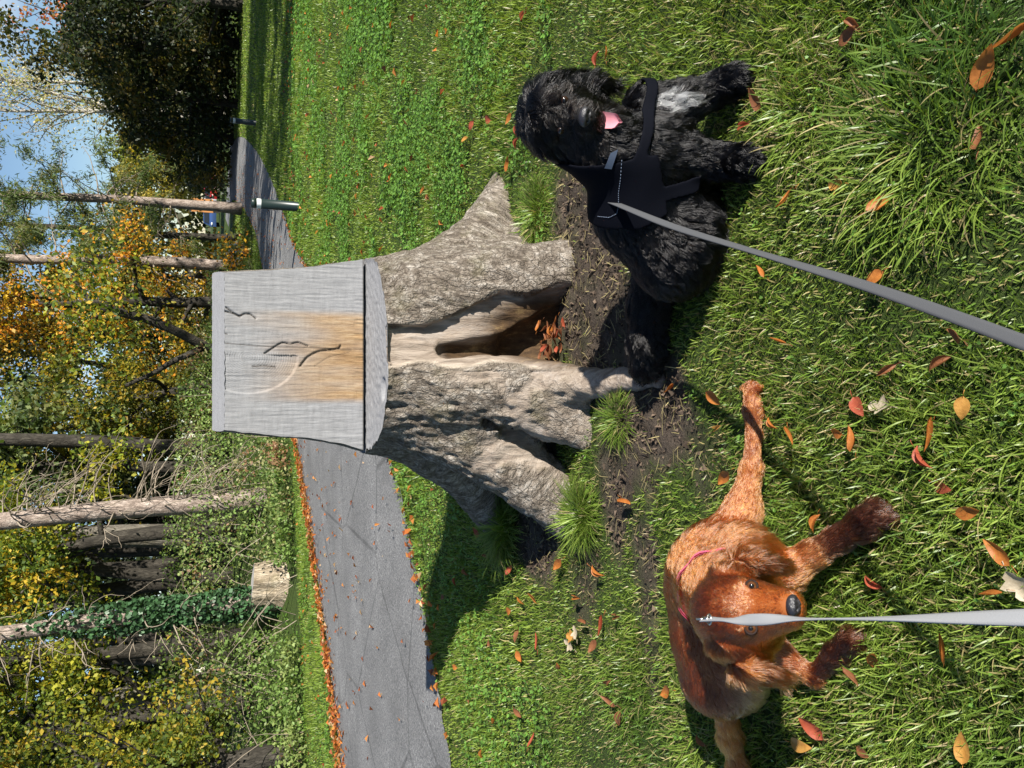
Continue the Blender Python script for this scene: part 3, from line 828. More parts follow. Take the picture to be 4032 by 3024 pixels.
# ---------------- black dog
def Bz(tx, ty, z): return G(tx, ty, z)
bd = Beast(); BK = np.array([.0035, .0032, .0036])
body_flow = nrm(Bz(2640, 1010, .10)-Bz(2480, 640, .26))
rump, mid, chest, neck = Bz(2655, 1005, .105), Bz(2520, 830, .20), Bz(2500, 640, .25), Bz(2370, 575, .36)
bd.ell(rump, (.115, .12, .105), L=.035, flow=body_flow, k=.05)
bd.cone(mid, .125, rump, .11, L=.030, k=.06, flow=body_flow)
bd.cone(chest, .118, mid, .125, L=.032, k=.06, flow=body_flow)
bd.cone(Bz(2600, 560, .19), .085, Bz(2650, 760, .13), .095, L=.04, k=.05, flow=(.1, -.3, -1))       # brisket and belly
bd.cone(neck, .085, chest, .11, L=.045, k=.05, flow=(.05, -.15, -1))
bd.ell(Bz(2690, 925, .095), (.10, .115, .095), L=.045, k=.04, flow=(-.2, -.6, -.5), lift=.45)       # thigh
bd.chain([(Bz(2730, 880, .07), .06), (Bz(2775, 790, .035), .045)], L=.035, k=.04)                   # hind foot tucked forward
bd.chain([(Bz(2540, 610, .21), .085), (Bz(2690, 615, .14), .058), (Bz(2840, 635, .055), .040), (Bz(2925, 640, .032), .040), (Bz(2965, 640, .022), .032)], L=.030, k=.03, lift=.35)
bd.chain([(Bz(2560, 440, .21), .078), (Bz(2680, 410, .14), .055), (Bz(2810, 355, .055), .038), (Bz(2880, 325, .030), .038), (Bz(2920, 308, .022), .030)], L=.030, k=.03, lift=.35)
bd.chain([(Bz(2580, 1060, .085), .060), (Bz(2555, 1200, .065), .055), (Bz(2550, 1350, .055), .050), (Bz(2540, 1430, .05), .048)], L=.040, k=.04, lift=.4)
# toes
for tx, ty in ((2985, 610), (2995, 640), (2985, 668)): bd.ell(Bz(tx-10, ty, .018), (.016, .020, .015), L=.016, k=.012)
for tx, ty in ((2925, 282), (2945, 303), (2945, 328)): bd.ell(Bz(tx-12, ty, .018), (.016, .020, .015), L=.016, k=.012)
# head
Hb = Bz(2195, 458, .485); toC = nrm(np.array([0, 0, CAM_H])-Hb)
F_, R_h, U_ = frame(toC*.92-UPV*.42, (0, 0, 1))
def hb(f, r, u): return Hb+F_*f+R_h*r+U_*u
RM = np.stack([F_, R_h, U_], 1)
bd.ell(Hb, (.085, .082, .082), RM, L=.038, k=.05, flow=-F_*.6+U_*.5, lift=.45)
bd.ell(hb(-.01, 0, .045), (.07, .075, .05), RM, L=.055, k=.04, flow=-F_*.3-U_*.1, lift=.55)            # topknot
bd.cone(hb(.05, 0, -.02), .052, hb(.125, 0, -.028), .034, L=.030, k=.03, flow=-F_*.8-U_*.7, lift=.35)   # muzzle
for s_ in (-1, 1):
    bd.cone(hb(.06, s_*.026, -.035), .034, hb(.112, s_*.018, -.045), .022, L=.040, k=.02, flow=R_h*s_*.8-U_*.9-F_*.3, lift=.3)   # lips
    bd.ell(hb(.0, s_*.075, -.03), (.035, .030, .075), RM, L=.055, k=.03, flow=-U_+R_h*s_*.25, lift=.25)       # ear, upper
    bd.ell(hb(-.005, s_*.092, -.095), (.034, .022, .055), RM, L=.065, k=.03, flow=-U_+R_h*s_*.1, lift=.2)       # ear, hanging
bd.cone(hb(.02, 0, -.085), .045, hb(.090, 0, -.118), .021, L=.030, k=.03, flow=-U_-F_*.3, lift=.35)              # lower jaw
bd.cone(hb(-.03, 0, -.05), .075, neck, .085, L=.045, k=.05, flow=-U_)
V, F = bd.surface(.0075)
bdog = thing('black_dog', 'black shaggy dog sitting by the stump, tongue out, white chest patch and navy harness', 'dog', tuple(np.array([.6, 2.0, 0])))
L, lift, fl, c, fu = bd.fields(V, BK)
bdog_me = mesh_np('body', V-np.array(bdog.location), F, True, c)
link('body', bdog_me, M_SKIN, bdog)
# harness region: saddle across the shoulders
hax = nrm(mid-chest)
def harness_t(P): return (P-chest) @ hax
hup = nrm(np.array([0, 0, 1])-hax*hax[2])
def harness_region(P):
    t = harness_t(P); side = (P-(chest+np.outer(t, hax))) @ hup
    saddle = (t > -.045) & (t < .145-.35*np.clip(.07-side, 0, .2)) & (side > -.005)
    girth = (t > .045) & (t < .085)
    cs = (P-neck) @ nrm(chest-neck)
    chs = (cs > .045) & (cs < .075) & (t < .06)
    leg = (P[:, 2] < .115)
    return (saddle | girth | chs) & ~leg & (t < .25)
P, N = sample_surface(V, F, 74000, RNG)
L, lift, fl, c, fu = bd.fields(P, BK)
keep = ~harness_region(P) & (P[:, 2] > .004)
nose_p, mouth_p = hb(.150, 0, -.012), hb(.115, 0, -.075)
keep &= np.linalg.norm(P-nose_p, axis=1) > .024
mp_l = (P-hb(.10, 0, -.078)) @ RM
keep &= ~((np.abs(mp_l[:, 1]) < .022) & (np.abs(mp_l[:, 2]) < .020) & (mp_l[:, 0] > -.06))
bvB0 = BVHTree.FromPolygons([tuple(v) for v in V], [tuple(f) for f in F])
eyes = [onto(bvB0, hb(.075, s_*.036, .020), -.001) for s_ in (-1, 1)]
for e in eyes: keep &= np.linalg.norm(P-e, axis=1) > .017
P, N, L, lift, fl, c = P[keep], N[keep], L[keep], lift[keep], fl[keep], c[keep]
# face hair parts round the eyes and falls away from the nose bridge
rel = (P-Hb) @ RM
face = (rel[:, 0] > .03) & (np.abs(rel[:, 2]) < .09) & (np.linalg.norm(P-Hb, axis=1) < .19)
side = np.sign(rel[:, 1]+1e-4)
skull = np.linalg.norm(P-Hb, axis=1) < .135
fl[skull] = nrm(R_h*(rel[skull, 1]/.05)[:, None]*.8-U_*(.25+np.clip(.06-rel[skull, 2], 0, .1)*8)[:, None]+F_*np.where(rel[skull, 0] > 0, .15, -.5)[:, None])
lift[skull] *= .55; L[skull] *= 1.25
fl[face] = nrm(-U_*.7+R_h*side[face][:, None]*.8-F_*.35)
L[face] *= .62
# white chest blaze and chin
wc = Bz(2575, 440, .20); dW = np.abs((P-wc) @ RGT)/.036+np.abs(P[:, 2]-wc[2])/.085
chin = np.linalg.norm(P-hb(.075, .01, -.138), axis=1) < .042
white = ((dW < 1) & (P[:, 1] < wc[1]+.09)) | (chin & (RNG.random(len(P)) < .7))
L = L*1.12; c = c*RNG.uniform(.6, 1.5, (len(P), 1)); mz = (rel[:, 0] > .05) & (np.linalg.norm(P-Hb, axis=1) < .17); c[mz] = np.array([.006, .0045, .0038])*RNG.uniform(.5, 1.6, (mz.sum(), 1)); c[white] = np.array([.72, .72, .74])*RNG.uniform(.8, 1.0, (white.sum(), 1)); L[white] *= 1.1
br = RNG.random(len(P)) < .03; c[br & ~white] = np.array([.020, .014, .010])
M_FURB = m_fur('black_fur', .22, .28, 1.33)
make_fur('fur', M_FURB, bdog, P, N, L, lift, fl, c, 6, .0008, .0058, .7, .85, 46, .35, .08)
# eyes, nose, mouth, tongue
for e in eyes:
    mb = MB(); uv_ball(mb, e, (.0115,)*3); eo = part_mesh(mb, 'eye', M_EYED, bdog)
    mb = MB(); uv_ball(mb, e+nrm(np.array([0, 0, CAM_H])-e)*.0055, (.0072,)*3)
    po = link('pupil', mb.build('pupil', True, False), M_EYEB, eo); po.location = -Vector(bdog.location)-Vector(eo.location)
def dog_nose(c0, F, R, U, s, parent):
    mb = MB(); RMx = np.stack([F, R, U], 1)
    u = np.linspace(0, 2*math.pi, 28); v = np.linspace(0, math.pi, 18)
    X = np.outer(np.sin(v), np.cos(u)); Y_ = np.outer(np.sin(v), np.sin(u)); Z = np.outer(np.cos(v), np.ones(28))
    w = 1-.30*np.clip(-Z, 0, 1)
    Pn = np.stack([X*.62, Y_*w, Z*.74], -1)
    for sg in (-1, 1):                              # nostrils and their side slits
        dn = np.hypot(Pn[..., 1]-sg*.42, (Pn[..., 2]+.12)*1.1)
        Pn[..., 0] -= np.where(X > 0, .45*np.exp(-(dn/.20)**2), 0)
    Pn[..., 0] -= np.where(X > 0, .14*np.exp(-(Pn[..., 1]/.07)**2)*(Z < .35), 0)
    mb.grid(((Pn*s) @ RMx.T+c0)[:, ::-1])
    return part_mesh(mb, 'nose', M_NOSE, parent)
dog_nose(hb(.148, 0, -.012), F_, R_h, U_, .0265, bdog)
mb = MB(); uv_ball(mb, hb(.085, 0, -.078), (.045, .030, .022), RM); part_mesh(mb, 'mouth', M_MOUTH, bdog)
tp = []
for a, t in enumerate(np.linspace(0, 1, 12)):
    cx = .090+.074*t; cz = -.074-.012*t-.024*t**2; w = .0245*(1-.25*t)*(1 if t < .8 else math.sqrt(max(.04, 1-((t-.8)/.205)**2)))
    tp.append([hb(cx, s*w, cz+.007*abs(s)**2) for s in np.linspace(-1, 1, 9)])
tp = np.array(tp); mb = MB(); mb.grid(tp); mb.grid((tp-U_*.005)[:, ::-1]); part_mesh(mb, 'tongue', M_TONGUE, bdog)
# harness: a shell lifted off the body, its stitched edge, the label patch, the ring
V2, F2 = bd.surface(.005, .016)
fc = V2[F2].mean(1); hf = F2[harness_region(fc)]
used = np.unique(hf); rm = -np.ones(len(V2), int); rm[used] = np.arange(len(used))
hv = V2[used].copy(); hq = rm[hf]
ed = np.sort(np.vstack([hq[:, [0, 1]], hq[:, [1, 2]], hq[:, [2, 3]], hq[:, [3, 0]]]), 1); ue, ct = np.unique(ed, axis=0, return_counts=True); be = ue[ct == 1]
for _ in range(14):
    acc = np.zeros_like(hv); cn = np.zeros(len(hv))
    for a_, b_ in ((0, 1), (1, 0)): np.add.at(acc, be[:, a_], hv[be[:, b_]]); np.add.at(cn, be[:, a_], 1)
    k_ = cn > 0; hv[k_] = .5*hv[k_]+.5*acc[k_]/cn[k_][:, None]
hme = mesh_np('harness', hv-np.array(bdog.location), hq, True)
ho = link('harness', hme, M_WEB_NAVY, bdog)
sol = ho.modifiers.new('thick', 'SOLIDIFY'); sol.thickness = .006; sol.offset = -1
sm_mod = ho.modifiers.new('soft', 'SMOOTH'); sm_mod.iterations = 6; sm_mod.factor = .5
bvh_src = [(V2, F2)]
bvB = BVHTree.FromPolygons([tuple(v) for v in V2], [tuple(f) for f in F2])
st = np.array([spot(bvB, tx, ty, .002) for tx, ty in ((2448, 630), (2443, 706), (2436, 760), (2437, 807), (2430, 841), (2400, 856), (2355, 852), (2300, 822))])
tq = np.linspace(0, 1, 40); tk = np.linspace(0, 1, len(st)); st = np.stack([np.interp(tq, tk, st[:, k]) for k in range(3)], 1)
mb = MB()
for a in range(0, 39): mb.tube(np.array([st[a], st[a]*.35+st[a+1]*.65]), .0009, 5)
so = link('stitching', mb.build('stitching', True, False), M_STITCH, ho); so.location = -Vector(bdog.location)
pc = [spot(bvB, *q_, .003) for q_ in ((2380, 660), (2403, 602), (2432, 588), (2408, 664))]
pc = np.array(pc); g_ = np.array([[pc[0]*(1-a)*(1-b)+pc[1]*a*(1-b)+pc[2]*a*b+pc[3]*(1-a)*b for a in np.linspace(0, 1, 6)] for b in np.linspace(0, 1, 4)])
g_ = np.array([[onto(bvB, p, .0045) for p in row] for row in g_])
mb = MB(); mb.grid(g_); mb.grid((g_-np.array([0, 0, 0.0])-nrm(np.array([0, 0, CAM_H])-chest)*.003)[:, ::-1])
po = link('label_patch', mb.build('label_patch', True, False), M_PATCH, ho); po.location = -Vector(bdog.location)
def ring(mb, c, R, r, nrm_ax, n=22):
    a = nrm(np.cross(nrm_ax, (0.2, .3, .9))); b = np.cross(nrm(nrm_ax), a); th = np.linspace(0, 2*math.pi, n)
    mb.tube(np.asarray(c)+R*(np.cos(th)[:, None]*a+np.sin(th)[:, None]*b), r, 6, cap=False)
attB = spot(bvB, 2250, 728, .008)
mb = MB(); ring(mb, attB, .013, .002, hax); po = link('lead_ring', mb.build('lead_ring', True, False), M_STEEL, ho); po.location = -Vector(bdog.location)
# collar tag at the throat
tagc = hb(.085, .0, -.165)
mb = MB(); ring(mb, tagc, .015, .0018, R_h); ring(mb, tagc+R_h*.012-U_*.012, .012, .0015, R_h+F_*.4); mb.box(tagc-U_*.004-R_h*.004, (.008, .010, .009), RM)
part_mesh(mb, 'collar_tag', M_STEEL, bdog)
mb = MB(); th = np.linspace(-.1, .75, 24); cc = hb(.0, 0, -.150)
Pc = np.array([[cc+F_*.078*math.cos(a)+R_h*.082*math.sin(a)+U_*(w-.03*math.cos(a)) for w in (-.009, .009)] for a in th]); mb.grid(Pc); mb.grid((Pc-F_*.003)[:, ::-1])
part_mesh(mb, 'collar', M_CREAM, bdog)

# ---------------- red dog
rd = Beast(); RD = np.array([.160, .038, .0075]); GOLD = np.array([.34, .105, .022]); DK = np.array([.046, .016, .008]); CRM = np.array([.58, .44, .32]); MAH = np.array([.090, .019, .0045])
r_rump, r_mid, r_chest, r_sh = Bz(2835, 2660, .14), Bz(2800, 2500, .175), Bz(2780, 2330, .20), Bz(2810, 2190, .20)
rfl = nrm(r_rump-r_sh)
rd.ell(r_rump, (.092, .092, .092), L=.020, flow=rfl, k=.05, lift=.12, col=MAH)
rd.cone(r_mid, .090, r_rump, .088, L=.018, k=.06, flow=rfl, lift=.12, col=(RD+MAH)/2)
rd.cone(r_chest, .092, r_mid, .090, L=.018, k=.06, flow=rfl, lift=.12)
rd.cone(r_sh, .080, r_chest, .09, L=.022, k=.05, flow=rfl, lift=.15)
rd.ell(Bz(2915, 2665, .105), (.075, .070, .065), L=.025, k=.04, flow=(-.2, -.4, -1), col=CRM*.85+RD*.15, lift=.2)    # belly
rd.ell(Bz(2930, 2560, .135), (.072, .08, .08), L=.018, k=.05, flow=(.3, -.7, -.6), col=MAH, lift=.12)                       # thigh
rd.chain([(Bz(2950, 2570, .13), .07), (Bz(3050, 2575, .085), .036), (Bz(3205, 2665, .030), .019)], L=.018, k=.03, col=RD, lift=.15)
rd.chain([(Bz(3205, 2665, .030), .020), (Bz(3290, 2580, .028), .023), (Bz(3345, 2525, .026), .027)], L=.022, k=.02, col=DK, lift=.3)
rd.chain([(Bz(2850, 2150, .18), .072), (Bz(2920, 2020, .12), .042), (Bz(2958, 1850, .075), .026)], L=.018, k=.04, lift=.15, col=RD*.8+GOLD*.2)
rd.chain([(Bz(2958, 1850, .075), .026), (Bz(2968, 1720, .042), .018), (Bz(2966, 1620, .026), .024), (Bz(2960, 1545, .020), .022)], L=.012, k=.02, lift=.15, col=RD*.8+DK*.2)
rd.chain([(Bz(2950, 2230, .19), .072), (Bz(3080, 2260, .13), .044), (Bz(3190, 2190, .085), .031)], L=.020, k=.04, lift=.18, col=GOLD*.45+RD*.55)
rd.chain([(Bz(3190, 2190, .085), .031), (Bz(3290, 2130, .050), .026), (Bz(3400, 2065, .030), .032), (Bz(3450, 2035, .024), .030)], L=.020, k=.02, lift=.3, col=DK)
rd.chain([(Bz(2850, 2770, .12), .030), (Bz(2872, 2900, .075), .020), (Bz(2905, 3020, .045), .017), (Bz(2935, 3100, .03), .014)], L=.040, k=.03, col=GOLD*.6+RD*.4, lift=.35)
for tx, ty in ((2938, 1530), (2958, 1518), (2980, 1530)): rd.ell(Bz(tx, ty, .017), (.013, .020, .013), L=.010, k=.010, flow=(.9, 0, -.2), col=RD)
for tx, ty in ((3440, 1990), (3475, 2010), (3500, 2045)): rd.ell(Bz(tx, ty, .017), (.018, .018, .015), L=.018, k=.012, flow=(.4, -.8, -.2), col=DK)
for tx, ty in ((3345, 2500), (3372, 2515), (3375, 2545)): rd.ell(Bz(tx, ty, .017), (.016, .016, .014), L=.018, k=.012, flow=(.4, -.8, -.2), col=DK)
# head
Hr = Bz(2885, 2405, .425); toC2 = nrm(np.array([0, 0, CAM_H])-Hr)
F2_, R2_, U2_ = frame(toC2*.83-UPV*.56+RGT*.06, UPV, math.radians(9))
def hr(f, r, u): return Hr+F2_*f+R2_*r+U2_*u
RM2 = np.stack([F2_, R2_, U2_], 1)
rd.ell(Hr, (.075, .064, .060), RM2, L=.010, k=.04, flow=-F2_, lift=.12)
rd.ell(hr(-.005, 0, .022), (.062, .050, .042), RM2, L=.012, k=.03, flow=-F2_, lift=.12, col=RD*.65)
rd.cone(hr(.045, 0, -.006), .042, hr(.135, 0, -.020), .0285, L=.007, k=.03, flow=-F2_, lift=.12, col=RD*.35+GOLD*.65)
for s_ in (-1, 1):
    rd.cone(hr(.05, s_*.026, -.026), .030, hr(.128, s_*.016, -.033), .020, L=.010, k=.02, flow=-F2_*.6-U2_*.5, lift=.12, col=RD*.5+GOLD*.5)
    rd.ell(hr(.050, s_*.036, .022), (.018, .018, .012), RM2, L=.007, k=.02, flow=-F2_, lift=.1)                     # brow
    rd.ell(hr(-.018, s_*.074, -.008), (.034, .016, .042), RM2, L=.026, k=.012, flow=-U2_*.8+R2_*s_*.5-F2_*.2, lift=.08, col=RD*.75)  # ear
    rd.ell(hr(-.008, s_*.106, -.062), (.040, .014, .056), RM2, L=.050, k=.008, flow=-U2_+R2_*s_*.25+F2_*.25, lift=.06, col=RD*.62)
rd.cone(hr(.03, 0, -.05), .036, hr(.108, 0, -.052), .020, L=.012, k=.02, flow=-F2_-U2_*.3, lift=.15, col=GOLD)
rd.cone(hr(-.04, 0, -.03), .068, r_chest+np.array([.06, -.05, .03]), .095, L=.035, k=.05, flow=(.1, -.25, -1), lift=.2, col=RD*.92+GOLD*.08)
rd.cone(hr(-.03, .02, -.05), .06, Bz(2930, 2200, .19), .075, L=.045, k=.04, flow=(.25, -.25, -1), lift=.2, col=RD*.75+GOLD*.25)
V, F = rd.surface(.0065)
rdog = thing('red_dog', 'red brown dog sprawled on the grass at the left, head raised towards the viewer', 'dog', (-.45, 1.6, 0))
bvR = BVHTree.FromPolygons([tuple(v) for v in V], [tuple(f) for f in F])
EYR = [onto(bvR, hr(.066, s_*.033, .012), -.0015) for s_ in (-1, 1)]
L, lift, fl, c, fu = rd.fields(V, RD)
link('body', mesh_np('body', V-np.array(rdog.location), F, True, c*.8), M_SKIN, rdog)
P, N = sample_surface(V, F, 100000, RNG)
fcx = np.linalg.norm(V[F].mean(1)-hr(.05, 0, 0), axis=1) < .15
Pq, Nq = sample_surface(V, F[fcx], 36000, RNG); P = np.vstack([P, Pq]); N = np.vstack([N, Nq])
L, lift, fl, c, fu = rd.fields(P, RD)
keep = (P[:, 2] > .004) & (np.linalg.norm(P-hr(.166, 0, -.006), axis=1) > .021)
for e in EYR: keep &= np.linalg.norm(P-e, axis=1) > .0135
P, N, L, lift, fl, c = P[keep], N[keep], L[keep], lift[keep], fl[keep], c[keep]
rel = (P-Hr) @ RM2
onface = (rel[:, 0] > .02) & (np.abs(rel[:, 1]) < .06) & (np.abs(rel[:, 2]) < .07) & (np.linalg.norm(P-Hr, axis=1) < .2)
fl[onface] = nrm(-F2_+R2_*np.sign(rel[onface, 1])[:, None]*.35+(rel[onface, 2] < -.02)[:, None]*-U2_*.5)
tone = (.35+1.3*fbm(P, 55, 2, 30))[:, None]*RNG.uniform(.75, 1.25, (len(P), 1))
c = c*tone
M_FURR = m_fur('red_fur', .20, .30)
make_fur('fur', M_FURR, rdog, P, N, L, lift, fl, c, 6, .0006, .0020, .8, .60, 24, .2, .10)
for e in EYR:
    lf_ = nrm(np.array([0, 0, CAM_H])-e); mb = MB(); a2 = nrm(np.cross(U2_, lf_)); b2 = np.cross(lf_, a2); ta = np.linspace(0, 2*math.pi, 24); mb.tube(e+lf_*.0040+.0106*(np.cos(ta)[:, None]*a2+np.sin(ta)[:, None]*b2), .0026, 6); part_mesh(mb, 'eyelid', M_LID, rdog)
    mb = MB(); uv_ball(mb, e, (.0108,)*3); eo = part_mesh(mb, 'eye', M_EYEW, rdog)
    mb = MB(); uv_ball(mb, e+nrm(np.array([0, 0, CAM_H])-e)*.0058, (.0061,)*3)
    po = link('pupil', mb.build('pupil', True, False), M_EYEB, eo); po.location = -Vector(rdog.location)-Vector(eo.location)
dog_nose(hr(.166, 0, -.006), F2_, R2_, U2_, .0195, rdog)
# pink collar: a band round the neck, half buried in fur
nax = nrm(Hr+U2_*0-F2_*.04-(r_chest+np.array([.06, -.05, .03]))); cc = (hr(-.05, 0, -.05)+r_chest+np.array([.06, -.05, .03]))/2
a_ = nrm(np.cross(nax, (0, 0, 1))); b_ = np.cross(nax, a_)
th = np.linspace(0, 2*math.pi, 48)
Pc = np.array([[cc+(.101+.003*math.sin(9*t))*(a_*math.cos(t)+b_*math.sin(t))+nax*w for w in (-.009, .009)] for t in th]); Pi = cc+(Pc-cc)*.965
mb = MB(); mb.grid(Pc); mb.grid(Pi[:, ::-1]); part_mesh(mb, 'collar', M_PINK, rdog)

# ---------------- leads running up to the walker's hand
def lead(name, label, pts, width, twist, mat):
    pts = np.asarray(pts, float); n = 90
    tk = np.linspace(0, 1, len(pts)); tq = np.linspace(0, 1, n)
    C = np.stack([np.interp(tq, tk, pts[:, k]) for k in range(3)], 1)
    for _ in range(20): C[1:-1] = .25*C[:-2]+.5*C[1:-1]+.25*C[2:]
    tan = nrm(np.gradient(C, axis=0)); side0 = nrm(np.cross(tan, nrm(np.array([0, 0, CAM_H])-C)))
    nor0 = np.cross(side0, tan)
    ang = np.interp(tq, [a for a, b in twist], [math.radians(b) for a, b in twist])
    for _ in range(8): ang[1:-1] = .25*ang[:-2]+.5*ang[1:-1]+.25*ang[2:]
    sd = side0*np.cos(ang)[:, None]+nor0*np.sin(ang)[:, None]; nn = np.cross(sd, tan)
    w, t_ = width/2, .0012
    ringv = np.stack([C+sd*w+nn*t_, C+sd*w*.5+nn*t_*1.3, C-sd*w*.5+nn*t_*1.3, C-sd*w+nn*t_, C-sd*w-nn*t_, C+sd*w-nn*t_], 1)
    mb = MB(); v = ringv.reshape(-1, 3); i = np.arange(n-1)[:, None]*6; j = np.arange(6)[None]; k = (j+1) % 6
    mb.add(v, np.stack([i+j, i+k, i+6+k, i+6+j], -1).reshape(-1, 4))
    me = mb.build(name, True, False)
    o = link(name, me, mat)
    t0 = nrm(C[3]-C[0]); mb = MB(); ring(mb, C[0]-t0*.008, .010, .0022, side0[0]); mb.tube([C[0]-t0*.002, C[0]+t0*.014, C[0]+t0*.020], [.005, .0055, .004], 10); ring(mb, C[0]+t0*.024, .009, .002, nor0[0])
    link('clip', mb.build('clip', True, False), M_STEEL, o)
    tag(o, label, 'dog lead'); return o
attR = W(2772, 2438, 1.20)
lead('dog_lead', 'pale grey webbing lead running straight down past the red dog\'s face', [attR, W(2860, 2441, 1.11), W(3000, 2440, 1.00), W(3216, 2438, .88), W(3600, 2434, .70), W(4032, 2432, .555), W(4300, 2430, .49)], .020,
     [(0, 62), (.10, 75), (.18, 80), (.27, 25), (.34, 25), (.44, 80), (.52, 90), (.62, 80), (.8, 40), (1, 10)], M_LEASH)
ends = [attB, W(2330, 765, attB[1]*.965), W(2450, 812, attB[1]*.90), W(2643, 893, 1.66), W(3000, 1000, 1.28), W(3372, 1112, .99), W(3700, 1225, .80), W(4032, 1349, .66), W(4350, 1470, .56)]
lead('dog_lead', 'dark grey webbing lead running from the black dog\'s harness', ends, .020, [(0, 75), (.1, 20), (.2, 60), (.35, 40), (.5, 62), (.65, 35), (1, 15)], M_LEASH_D)
# ------------------------------------------------------------------ turf: single blades, thicker and fewer further away
STRAW = np.array([.42, .35, .16])
def blades(P, H, Wd, az, lean, bend, col, segs=3, twist=None):
    n = len(P); t = np.linspace(0, 1, segs+1)
    hd = np.stack([np.cos(az), np.sin(az), np.zeros(n)], 1); up = np.array([0, 0, 1.0])
    sdv = np.stack([-np.sin(az), np.cos(az), np.zeros(n)], 1)
    if twist is not None: sdv = nrm(sdv*np.cos(twist)[:, None]+hd*np.sin(twist)[:, None]+up*.2*np.sin(twist*2)[:, None])
    ang = lean[:, None]+bend[:, None]*t[None]                  # angle from upright along the blade
    dl = H[:, None]/segs
    dx = np.concatenate([np.zeros((n, 1)), np.cumsum(np.sin(ang[:, :-1])*dl, 1)], 1)
    dz = np.concatenate([np.zeros((n, 1)), np.cumsum(np.cos(ang[:, :-1])*dl, 1)], 1)
    dz = np.maximum(dz, .003*t[None]) if True else dz
    C = P[:, None]+dx[..., None]*hd[:, None]+dz[..., None]*up
    w = Wd[:, None]*(np.array([.75, 1.0, .8, .12]) if segs == 3 else np.array([.9, 1.0, .15]) if segs == 2 else np.array([1.0, .25]) if segs == 1 else np.interp(t, [0, .3, .75, 1], [.7, 1, .75, .08]))[None]
    A = C-sdv[:, None]*w[..., None]/2; B = C+sdv[:, None]*w[..., None]/2
    V = np.stack([A, B], 2).reshape(n, (segs+1)*2, 3)
    base = np.arange(n)[:, None]*((segs+1)*2)
    F = np.concatenate([np.stack([base[:, 0]+2*s, base[:, 0]+2*s+1, base[:, 0]+2*s+3, base[:, 0]+2*s+2], 1) for s in range(segs)])
    cc = np.repeat(col[:, None], (segs+1)*2, 1)
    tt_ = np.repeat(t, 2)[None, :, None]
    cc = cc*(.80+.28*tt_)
    return V.reshape(-1, 3), F, cc.reshape(-1, 3)
def grass_cols(n, x, y, straw=.05, rng=RNG):
    a = np.array([.110, .200, .020]); b = np.array([.270, .350, .065]); c_ = np.array([.065, .145, .022])
    u = rng.random((n, 1)); pn = fbm2(x, y, 1.6, 3, 40)[:, None]
    col = a*(1-u)+b*u
    col = col*(1-np.clip(1.4*(.52-pn), 0, .5)*2)+c_*np.clip(1.4*(.52-pn), 0, .5)*2
    col = col*rng.uniform(.75, 1.2, (n, 1))
    s = rng.random(n) < straw
    col[s] = STRAW*rng.uniform(.55, 1.1, (s.sum(), 1))
    return col
def scatter(y0, y1, dens, marg=1.12, xmax=None):
    """even scatter over the strip of ground in view between two distances"""
    ylo, yhi = y0, y1
    def hw(y): return .5*(y*math.cos(PITCH)+CAM_H*math.sin(PITCH))*marg+.15
    area = (hw(ylo)+hw(yhi))*(yhi-ylo); n = int(area*dens)
    y = ylo+(yhi-ylo)*RNG.random(n); k = RNG.random(n) < hw(y)/hw(yhi)
    # correct for the trapezoid
    n2 = int(n*hw(yhi)*2*(yhi-ylo)/max(area, 1e-6)); y = ylo+(yhi-ylo)*RNG.random(n2); x = (RNG.random(n2)*2-1)*hw(yhi)
    k = np.abs(x) < hw(y)
    return x[k], y[k]
def off_limits(x, y):
    r = np.zeros(len(x), bool)
    r |= ((x-.13)/.44)**2+((y-3.3)/.46)**2 < 1
    for f, fr, s, sr in ROOTS:
        a, b = np.array(s[:2]), np.array(f[:2]); ab = b-a; t = np.clip(((x-a[0])*ab[0]+(y-a[1])*ab[1])/(ab @ ab), 0, 1)
        r |= np.hypot(x-a[0]-t*ab[0], y-a[1]-t*ab[1]) < fr*.75
    return r
GB = []
